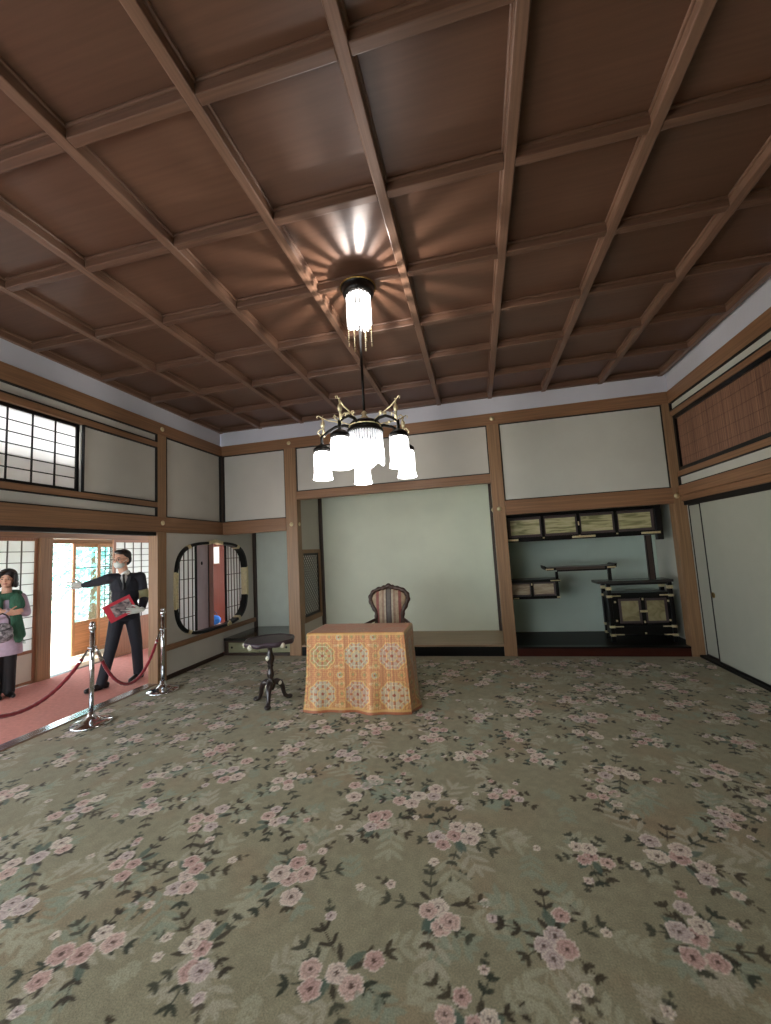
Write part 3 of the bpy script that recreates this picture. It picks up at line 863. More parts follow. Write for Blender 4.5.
build('seat', BX(-5.2, -4.42, 6.28, 6.80, 0.30, 0.34), palebench, bench, bevel=0.005)
build('front_board', BX(-5.16, -4.46, 6.30, 6.32, 0.02, 0.30), palebench, bench)
for sx in (-5.18, -4.48):
    for sy in (6.32, 6.74):
        build('leg', BX(sx, sx+0.04, sy, sy+0.04, 0.003, 0.30), palebench, bench)
bag = thing('bag', 'bright blue bag resting on the pale corridor bench', 'bag', (-4.77, 6.62, 0.34))
bl = mat('bright_blue_cloth', (40, 120, 215), 0.6, var=0.2, scale=(30, 30, 30))
m_ = MB(); m_.ell((-4.77, 6.62, 0.425), (0.115, 0.08, 0.085), seg=18, rings=12)
build('body', m_, bl, bag)
build('strap', MB().tube([(-4.82, 6.62, 0.49), (-4.80, 6.62, 0.55), (-4.77, 6.62, 0.575), (-4.74, 6.62, 0.55), (-4.72, 6.62, 0.49)], 0.008, 8), mat('dark_blue_strap', (24, 40, 80), 0.6), bag)

# ---------------------------------------------------------------- garden
gravel = mat('pale_garden_gravel', (226, 220, 204), 0.95, var=0.1, scale=(30, 30, 30))
struct('ground_garden', 'sunlit pale gravel of the garden outside the veranda', 'ground', BX(-30, -7.16, -8, 28, -0.55, -0.45), gravel)
leaf_m = [mat('leaf_green_%s' % n, c, 0.6, var=0.35, scale=(3, 3, 3)) for n, c in (('bluish', (130, 214, 206)), ('fresh', (196, 230, 200)), ('deep', (110, 190, 184)))]
bark = mat('tree_bark', (96, 76, 58), 0.9, var=0.3, scale=(20, 20, 4))
def tree(label, cat, loc, h, r, lm, seed, low=0.0, name='garden_tree'):
    root = thing(name, label, cat, loc)
    rr = random.Random(seed)
    x, y, z = loc
    build('trunk', MB().tube([(x, y, z-0.02), (x+.05, y, z+h*.3), (x-.04, y+.05, z+h*.55), (x, y, z+h*.8)], [.12, .09, .06, .03], 10), bark, root)
    mb = MB()
    for k in range(1500):
        a = rr.random()*2*PI; b = math.acos(rr.uniform(-1, 1)); d = rr.random()**0.35
        bump = 1+0.25*math.sin(3*a+seed)*math.sin(4*b)
        p = Vector((math.sin(b)*math.cos(a)*r*d*bump, math.sin(b)*math.sin(a)*r*d*bump, low+(h-low)*(0.5+0.5*math.cos(b)*d*bump)))
        n = Vector((rr.uniform(-1, 1), rr.uniform(-1, 1), rr.uniform(-.2, 1))).normalized()
        t = n.orthogonal().normalized(); s_ = n.cross(t); q = rr.uniform(.06, .13)
        c = Vector((x, y, z))+p
        mb.add([c-t*q, c+s_*q*.5, c+t*q, c-s_*q*.5], [(0, 1, 2, 3)])
    build('foliage', mb, lm, root)
tree('bluish green garden tree seen through the glass door by the pointing hand', 'tree', (-12.5, 11.0, -0.45), 4.4, 1.7, leaf_m[0], 3, 0.2)
tree('fresh green garden tree behind the open veranda gap', 'tree', (-16.5, 10.6, -0.45), 4.2, 1.0, leaf_m[1], 5, 0.3)
tree('deep green garden tree behind the close barred glass door', 'tree', (-10.9, 14.6, -0.45), 4.0, 1.5, leaf_m[2], 9, 0.2)
for i, (x, y, lb) in enumerate(((-12.4, 8.4, 'low clipped shrub outside the open veranda gap'), (-9.9, 9.7, 'low clipped shrub outside the glass door by the pointing hand'))):
    tree(lb, 'shrub', (x, y, -0.45), 0.75, 0.55, leaf_m[1], 20+i, 0.0, 'garden_shrub')

# ---------------------------------------------------------------- rope barrier
def stanchion(label, x, y):
    root = thing('stanchion', label, 'rope barrier post', (x, y, 0), 'chrome posts of the rope barrier')
    build('base', MB().lathe([(0.175, 0.0), (0.178, 0.012), (0.165, 0.022), (0.11, 0.04), (0.055, 0.058), (0.032, 0.085), (0.026, 0.12)], (x, y, 0), 36), chrome, root)
    build('pole', MB().lathe([(0.021, 0.10), (0.021, 0.90)], (x, y, 0), 20), chrome, root)
    build('cap', MB().lathe([(0.021, 0.885), (0.03, 0.89), (0.031, 0.925), (0.022, 0.932), (0.026, 0.95), (0.014, 0.966), (0.001, 0.968)], (x, y, 0), 20), chrome, root)
    build('hook_ring', MB().tube([(x+0.034*math.cos(a), y+0.034*math.sin(a), 0.72) for a in [2*PI*k/18 for k in range(18)]], 0.007, 8, closed=True), chrome, root)
    return root
SX = -3.755
stanchion('chrome rope post with a round foot in the middle of the doorway', SX, 3.312)
stanchion('chrome rope post with a round foot beside the wooden doorway post', SX, 4.225)
stanchion('chrome rope post with a round foot, first from the viewer', SX, 2.05)
velvet = mat('crimson_velvet_rope', (150, 28, 44), 0.75, var=0.25, scale=(60, 60, 60), sheen=0.5)
def rope(label, y0, y1, zlow):
    root = thing('velvet_rope', label, 'rope', (SX, (y0+y1)/2, zlow-0.02))
    pts = []; N = 44
    ya, yb = y0+0.045, y1-0.045
    k = 1.6; c0 = math.cosh(k)
    for i in range(N+1):
        t = -1+2*i/N
        z = zlow+(0.705-zlow)*(math.cosh(k*t)-1)/(c0-1)
        pts.append(Vector((SX, (ya+yb)/2+(yb-ya)/2*t*(1-0.06*(1-t*t)), z)))
    rs = [0.0165+0.0022*math.sin(i*2.6) for i in range(N+1)]
    build('rope', MB().tube(pts[2:-2], rs[2:-2], 10), velvet, root)
    for a, b in ((0, 3), (N, N-3)):
        build('end_hook', MB().tube([pts[a], pts[(a+b)//2], pts[b]], [0.008, 0.014, 0.019], 10), chrome, root)
rope('crimson velvet rope sagging in front of the suited man', 3.312, 4.225, 0.235)
rope('crimson velvet rope sagging in front of the woman', 2.05, 3.312, 0.355)

# ---------------------------------------------------------------- brocade covered table
def brocade():
    x0, x1, y0, y1, H = -1.705, -0.735, 3.80, 4.29, 0.735
    pts = []; us = []
    rad = 0.02
    def seg(a, b, n):
        for i in range(n): pts.append((a[0]+(b[0]-a[0])*i/n, a[1]+(b[1]-a[1])*i/n))
    seg((x0, y0), (x1, y0), 190); seg((x1, y0), (x1, y1), 96); seg((x1, y1), (x0, y1), 96); seg((x0, y1), (x0, y0), 96)
    P = np.array(pts); n = len(P)
    d = np.linalg.norm(np.roll(P, -1, 0)-P, axis=1); U = np.concatenate([[0], np.cumsum(d)[:-1]])
    cx, cy = (x0+x1)/2, (y0+y1)/2
    # outward direction with softened corners
    nrm = np.zeros_like(P)
    nrm[:, 0] = np.clip((P[:, 0]-cx)/((x1-x0)/2), -1, 1)**15; nrm[:, 1] = np.clip((P[:, 1]-cy)/((y1-y0)/2), -1, 1)**15
    V = []; Cc = []; F = []
    orange = np.array(lin((180, 114, 70))); goldc = np.array(lin((206, 166, 100))); rust = np.array(lin((150, 76, 48)))
    meds = [np.array(lin(c)) for c in ((150, 160, 150), (128, 132, 78), (160, 140, 140), (120, 128, 84), (176, 168, 150))]
    white = np.array(lin((198, 180, 140))); teal = np.array(lin((110, 140, 140)))
    def pat(u, v):
        c = np.tile(orange, (len(u), 1))
        k = (np.sin((u+v)*2*PI/0.035)*np.sin((u-v)*2*PI/0.035) > 0.25)
        c[k] = goldc*0.55+orange*0.45
        a = (u-0.155)/0.345; b = (v-0.17)/0.35
        ia = np.round(a); ib = np.round(b)
        du = (a-ia)*0.345; dv = (b-ib)*0.35
        r = np.hypot(du, dv)*(1+0.05*np.cos(8*np.arctan2(dv, du))); th = np.arctan2(dv, du)
        which = ((ia*2+ib*3) % 5).astype(int)
        mc = np.array(meds)[which]
        ins = r < 0.128
        c[ins] = mc[ins]*0.6+goldc*0.28+rust*0.12
        for (ra, rb, cc) in ((0.118, 0.128, goldc), (0.088, 0.095, white), (0.045, 0.052, goldc)):
            k = (r > ra) & (r < rb); c[k] = cc
        k = ins & (np.cos(8*th) > 0.35) & (r > 0.055) & (r < 0.085); c[k] = rust*0.4+orange*0.6
        k = ins & (np.cos(16*th) > 0.5) & (r > 0.097) & (r < 0.116); c[k] = orange
        k = ins & (np.cos(6*th) > 0.2) & (r > 0.015) & (r < 0.042); c[k] = white*0.8
        k = r < 0.014; c[k] = rust
        # small roundels and dashes between
        ia = np.floor(a)+0.5; ib = np.floor(b)+0.5
        du = (a-ia)*0.345; dv = (b-ib)*0.35; r2 = np.hypot(du, dv)
        k = r2 < 0.034; c[k] = teal*0.5+white*0.5
        k = (r2 > 0.026) & (r2 < 0.034); c[k] = goldc
        k = r2 < 0.010; c[k] = rust
        k = (np.abs(du) < 0.055) & (np.abs(np.abs(dv)-0.075) < 0.014) & (np.sin((du+dv)*2*PI/0.016) > 0); c[k] = white*0.6+goldc*0.4
        # dense secondary weave: small octagons, brocaded bars and flecks of thread
        a3 = (u/0.115); b3 = (v/0.0875)
        d3 = np.hypot((a3-np.round(a3))*0.115, (b3-np.round(b3))*0.0875)
        k = (~ins) & (d3 > 0.026) & (d3 < 0.033); c[k] = goldc*0.75+orange*0.2
        k = (~ins) & (d3 < 0.014); c[k] = meds[1]*0.6+goldc*0.3
        fleck = np.random.default_rng(3).random(len(u))
        c = c*(0.70+0.6*fleck)[:, None]
        return c
    Z = np.linspace(0.0, 1.0, 112)
    for t in Z:                       # bottom to top
        z = 0.004+(H-0.004)*t
        fl = 0.006+0.034*(1-t)**1.7
        wav = 1+0.55*np.sin(U*11+0.5)*(1-t)+0.35*np.sin(U*23)*(1-t)
        off = (fl*wav)[:, None]*nrm
        extra = np.zeros_like(off)
        cm = np.exp(-((P[:, 0]-x1)**2+(P[:, 1]-(y0+0.12))**2)/0.02)*(1-t)**1.2*0.05
        extra[:, 0] = cm
        rr = 0.0 if t < 0.985 else -0.006
        q = P+off+extra+rr*nrm
        V.append(np.column_stack([q, np.full(n, z)]))
        c = pat(U, np.full(n, z))
        if z < 0.030: c = c*0.2+rust*0.8
        if 0.03 < z < 0.05: c = c*0.3+goldc*0.7
        if z > H-0.02: c = c*0.3+goldc*0.7
        Cc.append(c)
    nz = len(Z)
    for s in np.linspace(0.97, 0.0, 40):
        q = np.array([cx, cy])+(P-np.array([cx, cy]))*s
        V.append(np.column_stack([q, np.full(n, H+0.002)]))
        Cc.append(pat(q[:, 0]-x0, q[:, 1]-y0+H)*0.35+np.array(lin((196, 110, 66)))*0.65)
    V = np.concatenate(V); Cc = np.concatenate(Cc)
    m_ = nz+40
    fs = []
    for i in range(m_-1):
        a = np.arange(n); b = (a+1) % n
        fs.append(np.stack([i*n+a, i*n+b, (i+1)*n+b, (i+1)*n+a], -1))
    fs = np.concatenate(fs)
    me = bpy.data.meshes.new('tablecloth')
    me.from_pydata(V.tolist(), [], fs.tolist())
    me.polygons.foreach_set('use_smooth', [True]*len(fs))
    at = me.color_attributes.new('weave', 'FLOAT_COLOR', 'POINT')
    cc = np.ones((len(V), 4)); cc[:, :3] = Cc
    at.data.foreach_set('color', cc.ravel())
    m = bpy.data.materials.new('gold_orange_brocade'); t = NT(m)
    out = t.n('ShaderNodeOutputMaterial'); b = t.n('ShaderNodeBsdfPrincipled'); t.link(b.outputs[0], out.inputs[0])
    a = t.n('ShaderNodeAttribute', attribute_name='weave'); t.link(a.outputs['Color'], b.inputs['Base Color'])
    b.inputs['Roughness'].default_value = 0.42; b.inputs['Metallic'].default_value = 0.15; b.inputs['Sheen Weight'].default_value = 0.2
    tc = t.n('ShaderNodeTexCoord'); nz_ = t.n('ShaderNodeTexNoise'); nz_.inputs['Scale'].default_value = 160; t.link(tc.outputs['Object'], nz_.inputs[0])
    bp = t.n('ShaderNodeBump'); bp.inputs['Strength'].default_value = 0.25; bp.inputs['Distance'].default_value = 0.003
    t.link(nz_.outputs[0], bp.inputs['Height']); t.link(bp.outputs[0], b.inputs['Normal'])
    me.materials.append(m)
    o = bpy.data.objects.new('tablecloth', me); col.objects.link(o)
    tag(o, 'orange and gold brocade cloth with round medallions hanging to the carpet over a table', 'tablecloth')
brocade()

# ---------------------------------------------------------------- carved armchair
walnut = mat('carved_walnut', (62, 40, 28), 0.35, var=0.3, scale=(30, 30, 8), bump=0.1, coat=0.2)
def stripe_fabric():
    m = bpy.data.materials.new('striped_upholstery'); t = NT(m)
    out = t.n('ShaderNodeOutputMaterial'); b = t.n('ShaderNodeBsdfPrincipled'); t.link(b.outputs[0], out.inputs[0])
    tc = t.n('ShaderNodeTexCoord'); sp = t.n('ShaderNodeSeparateXYZ'); t.link(tc.outputs['Object'], sp.inputs[0])
    f = t.math('ABSOLUTE', sp.outputs[0]); f = t.math('MULTIPLY', f, 5.0)
    cr = t.n('ShaderNodeValToRGB'); cr.color_ramp.interpolation = 'CONSTANT'; t.link(f, cr.inputs[0])
    els = [(0.0, (96, 88, 82)), (0.10, (62, 44, 40)), (0.17, (186, 172, 148)), (0.28, (150, 120, 98)), (0.42, (178, 158, 130)), (0.60, (134, 72, 62)), (0.78, (160, 140, 112))]
    e = cr.color_ramp.elements
    e[0].position = 0; e[0].color = rgba(lin(els[0][1])); e[1].position = els[1][0]; e[1].color = rgba(lin(els[1][1]))
    for p, c in els[2:]:
        q = e.new(p); q.color = rgba(lin(c))
    nz = t.n('ShaderNodeTexNoise'); nz.inputs['Scale'].default_value = 28; t.link(tc.outputs['Object'], nz.inputs[0])
    k = t.math('MULTIPLY_ADD', nz.outputs[0], 0.9, 0.5)
    s_ = t.n('ShaderNodeVectorMath', operation='SCALE'); t.link(cr.outputs[0], s_.inputs[0]); t.link(k, s_.inputs['Scale'])
    t.link(s_.outputs[0], b.inputs['Base Color']); b.inputs['Roughness'].default_value = 0.6
    return m
stripe = stripe_fabric()
def armchair():
    cx, yb = -1.105, 4.86
    root = thing('armchair', 'carved dark wood armchair with striped back behind the brocade table', 'chair', (cx, yb, 0))
    # back outline (x,z): balloon shape with a waist
    half = [(0.165, 0.50), (0.165, 0.60), (0.160, 0.68), (0.165, 0.76), (0.20, 0.83), (0.232, 0.90), (0.232, 0.95), (0.205, 0.995), (0.15, 1.03), (0.09, 1.045), (0.045, 1.058), (0.0, 1.07)]
    tilt = lambda z: yb+(z-0.5)*0.10
    outl = [(cx+x, z) for x, z in half]+[(cx-x, z) for x, z in reversed(half[:-1])]
    P3 = [(x, tilt(z), z) for x, z in outl]
    # smooth
    def sub(p, k=4):
        out = []
        n = len(p)
        for i in range(n-1):
            p0, p1, p2, p3 = (Vector(p[max(i-1, 0)]), Vector(p[i]), Vector(p[i+1]), Vector(p[min(i+2, n-1)]))
            for j in range(k):
                t = j/k
                out.append(0.5*((2*p1)+(-p0+p2)*t+(2*p0-5*p1+4*p2-p3)*t*t+(-p0+3*p1-3*p2+p3)*t**3))
        out.append(Vector(p[-1])); return out
    S = sub(P3)
    bf = MB().tube(S, [0.027+0.005*math.sin(i*1.3) for i in range(len(S))], 10)
    bf.tube([(cx-0.165, tilt(.5), 0.52), (cx+0.165, tilt(.5), 0.52)], 0.02, 10)
    frame = build('back_frame', bf, walnut, root)
    cr_ = MB().tube([p+Vector((0,-0.012,0.006)) for p in S[len(S)//2-22:len(S)//2+23]], 0.012, 8)
    cr_.ell((cx, tilt(1.08)-0.01, 1.078), (0.035, 0.02, 0.028), seg=14, rings=8)
    for s in (-1, 1):
        cr_.ell((cx+s*0.05, tilt(1.06)-0.01, 1.06), (0.03, 0.018, 0.018), seg=12, rings=8)
        cr_.ell((cx+s*0.105, tilt(1.04)-0.01, 1.048), (0.03, 0.016, 0.014), seg=12, rings=8)
        cr_.ell((cx+s*0.238, tilt(.93)-0.01, 0.945), (0.022, 0.018, 0.026), seg=12, rings=8)
        cr_.ell((cx+s*0.215, tilt(.86)-0.01, 0.845), (0.018, 0.016, 0.03), seg=12, rings=8)
    build('crest_carving', cr_, walnut, frame)
    # upholstered back pad
    inn = [(x*0.92, 0.54+(z-0.5)*0.90) for x, z in half]
    poly = [(x, z) for x, z in inn]+[(-x, z) for x, z in reversed(inn[:-1])]
    vs = []; fs = []
    n = len(poly)
    for (sc, dy) in ((1.0, 0.012), (1.0, -0.008), (0.93, -0.022), (0.6, -0.034), (0.0, -0.038)):
        for (x, z) in poly:
            zz = 0.79+(z-0.79)*sc
            vs.append((cx+x*sc, tilt(zz)+dy, zz))
    for i in range(4):
        for k in range(n):
            k2 = (k+1) % n
            fs.append((i*n+k, i*n+k2, (i+1)*n+k2, (i+1)*n+k))
    fs.append(tuple(range(n)))
    build('back_upholstery', MB().add(vs, fs, 0, True), stripe, root)
    sp = MB().tube(sub([(cx, tilt(.54)-0.045, .55), (cx, tilt(.7)-0.05, .72), (cx, tilt(.86)-0.05, .86)]), 0.006, 8)
    # seat
    seat = MB().prism([(cx-0.25, 4.40), (cx+0.25, 4.40), (cx+0.215, 4.87), (cx-0.215, 4.87)], 2, 0.36, 0.42)
    build('seat_rail', seat, walnut, root, bevel=0.012)
    cu = MB()
    vs = []; fs = []; nn = 14
    for i in range(nn+1):
        for j in range(nn+1):
            a, b = i/nn*2-1, j/nn*2-1
            y = 4.415+0.44*(i/nn); hw = 0.24-0.035*(i/nn)
            vs.append((cx+b*hw, y, 0.42+0.055*(1-a**4)*(1-b**4)))
    for i in range(nn):
        for j in range(nn):
            p = i*(nn+1)+j; fs.append((p, p+1, p+nn+2, p+nn+1))
    build('seat', cu.add(vs, fs, 0, True), stripe, root)
    for s in (-1, 1):
        build('leg', MB().tube(sub([(cx+s*.225, 4.43, .38), (cx+s*.245, 4.405, .30), (cx+s*.225, 4.42, .16), (cx+s*.225, 4.41, .06), (cx+s*.24, 4.395, 0.018)]), [.034, .034, .033, .032, .03, .027, .025, .023, .02, .018, .017, .017, .018, .02, .02, .019, .018], 10), walnut, root)
        build('leg', MB().tube(sub([(cx+s*.19, 4.85, .40), (cx+s*.19, 4.87, .25), (cx+s*.19, 4.92, .10), (cx+s*.19, 4.96, 0.016)]), 0.02, 10), walnut, root)
        arm = sub([(cx+s*.165, tilt(.68), .68), (cx+s*.235, 4.80, .655), (cx+s*.29, 4.66, .64), (cx+s*.30, 4.54, .645), (cx+s*.285, 4.485, .63)])
        ar = build('armrest', MB().tube(arm, 0.018, 10).ell((cx+s*.285, 4.475, .632), (.026, .026, .024), seg=12, rings=8), walnut, root)
        build('arm_support', MB().tube(sub([(cx+s*.285, 4.52, .63), (cx+s*.265, 4.57, .55), (cx+s*.235, 4.55, .47), (cx+s*.232, 4.52, .39)]), 0.015, 10), walnut, ar)
armchair()

# ---------------------------------------------------------------- tripod table
def tripod_table():
    x, y = -2.205, 3.965
    root = thing('tripod_table', 'small dark round table on a carved three footed pedestal beside the brocade table', 'table', (x, y, 0))
    ebony = mat('dark_inlaid_wood', (40, 30, 28), 0.3, var=0.3, scale=(30, 30, 30), coat=0.3)
    purple = mat('dusky_plum_table_top', (62, 50, 58), 0.35, var=0.2, scale=(8, 8, 8))
    pearl = mat('mother_of_pearl', (214, 210, 190), 0.25, var=0.15, scale=(60, 60, 60))
    N = 60; vs = []; fs = []
    prof = [(0.0, .648), (.20, .648), (.235, .646), (.245, .655), (.255, .65), (.258, .632), (.246, .612), (.22, .600), (.06, .592), (0.0, .592)]
    for r, z in prof:
        for k in range(N):
            a = 2*PI*k/N; rr = r*(1+(0.03*math.cos(8*a) if r > .21 else 0)); zz = z-(0.012*(0.5+0.5*math.cos(8*a)) if 0.605 < z < 0.64 else 0)
            vs.append((x+rr*math.cos(a), y+rr*math.sin(a), zz))
    for i in range(len(prof)-1):
        for k in range(N):
            k2 = (k+1) % N; fs.append((i*N+k, i*N+k2, (i+1)*N+k2, (i+1)*N+k))
    top = build('table_top', MB().add(vs, fs, 0, True), purple, root)
    mbp = MB()
    for a in (-1.95, -0.55, 0.9, 2.3, 3.6):
        build('pearl_inlay', MB().ell((x+.245*math.cos(a), y+.245*math.sin(a), .612), (.028, .028, .028), seg=12, rings=8), pearl, top)
    col_ = [(0.02, .595), (.045, .585), (.03, .565), (.022, .54), (.03, .50), (.042, .47), (.044, .44), (.034, .41), (.024, .39), (.034, .375), (.022, .36), (.028, .33), (.038, .30), (.036, .27), (.024, .25), (.03, .235), (.045, .215), (.05, .18), (.04, .15), (.03, .13)]
    cm = build('column', MB().lathe(col_, (x, y, 0), 24), ebony, root)
    build('pearl_inlay', MB().ell((x-.012, y-.036, .455), (.022, .014, .028), seg=12, rings=8), pearl, cm)
    for k in range(3):
        a = math.radians(-72+120*k)+0.0
        ca, sa = math.cos(a), math.sin(a)
        pts = [(x+ca*r, y+sa*r, z) for r, z in ((.02, .20), (.06, .205), (.10, .185), (.125, .14), (.135, .085), (.15, .045), (.18, .024), (.205, .026))]
        lg = build('leg', MB().tube(pts, [.03, .034, .032, .026, .021, .02, .023, .02], 12), ebony, root)
        build('foot', MB().ell((x+ca*.198, y+sa*.198, .024), (.034, .034, .023), seg=12, rings=8), ebony, lg)
        build('pearl_inlay', MB().ell((x+ca*.088+sa*.02, y+sa*.088-ca*.02, .19), (.022, .022, .022), seg=12, rings=8), pearl, lg)
tripod_table()

# ---------------------------------------------------------------- chandelier
def emis_mat(name, c, s):
    m = bpy.data.materials.new(name); t = NT(m)
    out = t.n('ShaderNodeOutputMaterial'); b = t.n('ShaderNodeBsdfPrincipled'); t.link(b.outputs[0], out.inputs[0])
    tc = t.n('ShaderNodeTexCoord'); nz = t.n('ShaderNodeTexNoise'); nz.inputs['Scale'].default_value = 12; t.link(tc.outputs['Object'], nz.inputs[0])
    k = t.math('MULTIPLY_ADD', nz.outputs[0], 0.3*s, 0.85*s)
    b.inputs['Base Color'].default_value = (0.8, 0.82, 0.85, 1); b.inputs['Roughness'].default_value = 0.3
    b.inputs['Emission Color'].default_value = rgba(c); t.link(k, b.inputs['Emission Strength'])
    return m
LAMP = 13.0; BULB = 32.0
lit_glass = emis_mat('lit_opal_glass', (1.0, 0.97, 0.95), LAMP)
lit_rods = emis_mat('lit_glass_rods', (1.0, 0.97, 0.95), LAMP*0.55)
dim_rods = emis_mat('upper_glass_rods', (0.95, 0.97, 1.0), 0.55)
darkmetal = mat('dark_bronze', (34, 32, 30), 0.35, metal=0.8, var=0.2, scale=(40, 40, 40))
def chandelier():
    x, y = -0.765, 2.885
    root = thing('chandelier', 'gilt chandelier with five white glass shades and a glass rod bell hanging from the ceiling', 'lamp', (x, y, 3.6))
    can = build('canopy', MB().lathe([(0.11, 3.60), (0.125, 3.585), (0.135, 3.57), (0.13, 3.56), (0.12, 3.55), (0.125, 3.53), (0.118, 3.51), (0.10, 3.495), (0.05, 3.49)], (x, y, 0), 40), darkmetal, root)
    build('gilt_rim', MB().tube([(x+.137*math.cos(a), y+.137*math.sin(a), 3.568) for a in [2*PI*k/40 for k in range(40)]], 0.006, 8, closed=True), brass, can)
    us = MB(); n = 18
    for k in range(n):
        a = 2*PI*k/n
        us.lathe([(0.008, 3.262+0.012*math.cos(3*a)), (0.008, 3.49)], (x+.088*math.cos(a), y+.088*math.sin(a), 0), 8)
    build('glass_rod_shade', us, lit_rods, can)
    build('bulb', MB().ell((x, y, 3.40), (.03, .03, .035), None, 16, 10), lit_glass, can)
    build('glass_dish', MB().lathe([(0.075, 3.30), (.07, 3.275), (.03, 3.262), (.012, 3.26)], (x, y, 0), 24), lit_glass, can)
    pl = bpy.data.lights.new('canopy_bulb', 'POINT'); pl.energy = BULB; pl.shadow_soft_size = 0.006; pl.color = (1.0, 0.93, 0.86)
    po = bpy.data.objects.new('canopy_bulb', pl); col.objects.link(po); po.location = (x, y, 3.345)
    for k in range(6):
        a = 2*PI*k/6+0.3
        px, py = x+.088*math.cos(a), y+.088*math.sin(a)
        dc = MB()
        for q in range(9):
            dc.ell((px, py, 3.258-q*0.016), (.0045, .0045, .007), seg=8, rings=6)
        dc.ell((px, py, 3.10), (.004, .004, .016), seg=8, rings=6)
        build('drip_chain', dc, gold, can)
    build('rod', MB().lathe([(0.010, 2.50), (0.010, 3.26)], (x, y, 0), 12), darkmetal, root)
    build('finial', MB().lathe([(0.010, 2.57), (.022, 2.555), (.014, 2.54), (.03, 2.52), (.04, 2.50), (.022, 2.485)], (x, y, 0), 20), gold, root)
    crown = build('crown_plate', MB().lathe([(0.02, 2.49), (.10, 2.485), (.115, 2.47), (.115, 2.435), (.135, 2.425), (.14, 2.405), (.13, 2.395), (.05, 2.39)], (x, y, 0), 36), darkmetal, root)
    build('gilt_band', MB().tube([(x+.118*math.cos(a), y+.118*math.sin(a), 2.452) for a in [2*PI*k/36 for k in range(36)]], 0.005, 8, closed=True), gold, crown)
    # bell of glass rods
    bell = MB(); bu = MB()
    n = 40
    for k in range(n):
        a = 2*PI*k/n
        px, py = x+.128*math.cos(a), y+.128*math.sin(a)
        zb = 2.165+0.018*math.cos(5*a+1)
        bell.lathe([(0.0062, zb), (0.0085, zb+.01), (0.0085, 2.275)], (px, py, 0), 8)
        bu.lathe([(0.0055, 2.275), (0.0055, 2.40)], (px, py, 0), 8)
    fr = build('glass_rod_bell', bell, lit_rods, root)
    build('upper_rods', bu, dim_rods, fr)
    build('inner_bowl', MB().lathe([(0.04, 2.30), (.09, 2.285), (.112, 2.25), (.10, 2.20), (.05, 2.175), (.01, 2.17)], (x, y, 0), 28), lit_glass, root)
    base_dir = math.atan2(0.966, -0.258)+math.radians(6)
    for k in range(5):
        a = base_dir+2*PI*k/5
        ca, sa = math.cos(a), math.sin(a)
        rr = 0.345
        def P(r, z, o=0): return (x+ca*r-sa*o, y+sa*r+ca*o, z)
        arm = build('arm', MB().tube([P(.09, 2.45), P(.16, 2.475), P(.23, 2.47), P(.29, 2.44), P(rr, 2.40), P(rr, 2.33)], [.012, .012, .011, .011, .012, .012], 10), darkmetal, root)
        sc = MB()
        sc.tube([P(.10, 2.47), P(.16, 2.495), P(.22, 2.51), P(.28, 2.525), P(.33, 2.55), P(.365, 2.575), P(.38, 2.568), P(.372, 2.552)], [.004, .0045, .0045, .0045, .0045, .004, .0035, .003], 8)
        sc.tube([P(rr-.02, 2.40), P(rr-.015, 2.47), P(rr-.02, 2.52), P(rr-.005, 2.555), P(rr-.018, 2.57)], [.010, .009, .007, .005, .003], 8)
        for o in (-1, 1):
            sc.tube([P(rr, 2.40), P(rr+.02, 2.43, .035*o), P(rr-.01, 2.455, .045*o), P(rr-.03, 2.44, .03*o)], [.0045, .0045, .004, .003], 8)
            sc.ell(P(.20, 2.50, .02*o), (.015, .015, .012), seg=10, rings=6)
        sc.ell(P(rr-.012, 2.50), (.017, .017, .03), seg=10, rings=8)
        build('gilt_scroll', sc, gold, arm)
        c = (P(rr, 0)[0], P(rr, 0)[1], 0)
        build('gallery_cap', MB().lathe([(0.012, 2.345), (.04, 2.33), (.066, 2.308), (.068, 2.288), (.056, 2.282)], c, 28), darkmetal, arm)
        build('glass_shade', MB().lathe([(0.045, 2.285), (0.058, 2.278), (0.066, 2.255), (0.065, 2.17), (0.066, 2.12), (0.072, 2.085), (0.076, 2.072), (0.070, 2.075), (0.056, 2.12), (.015, 2.14)], c, 32), lit_glass, arm)
chandelier()

# ---------------------------------------------------------------- staggered lacquer shelves
def paint_mat(name, c1, c2, c3, sc):
    m = bpy.data.materials.new(name); t = NT(m)
    out = t.n('ShaderNodeOutputMaterial'); b = t.n('ShaderNodeBsdfPrincipled'); t.link(b.outputs[0], out.inputs[0])
    tc = t.n('ShaderNodeTexCoord'); mp = t.n('ShaderNodeMapping'); mp.inputs['Scale'].default_value = sc; t.link(tc.outputs['Object'], mp.inputs[0])
    nz = t.n('ShaderNodeTexNoise'); nz.inputs['Scale'].default_value = 1; nz.inputs['Detail'].default_value = 3; nz.inputs['Distortion'].default_value = 1.0
    t.link(mp.outputs[0], nz.inputs[0])
    cr = t.n('ShaderNodeValToRGB'); t.link(nz.outputs[0], cr.inputs[0]); e = cr.color_ramp.elements
    e[0].position = 0.38; e[0].color = rgba(lin(c1)); e[1].position = 0.66; e[1].color = rgba(lin(c3)); q = e.new(0.5); q.color = rgba(lin(c2))
    t.link(cr.outputs[0], b.inputs['Base Color']); b.inputs['Roughness'].default_value = 0.5
    return m
mist = paint_mat('gold_mist_painting', (136, 134, 92), (188, 182, 136), (206, 198, 158), (3, 3, 22))
drab = paint_mat('olive_silk_painting', (128, 120, 84), (152, 142, 104), (164, 156, 120), (6, 6, 8))
pinkish = paint_mat('beige_silk_painting', (140, 122, 100), (168, 152, 126), (186, 172, 146), (5, 5, 20))
greyrim = mat('plum_grey_lacquer', (78, 66, 66), 0.3, var=0.15)

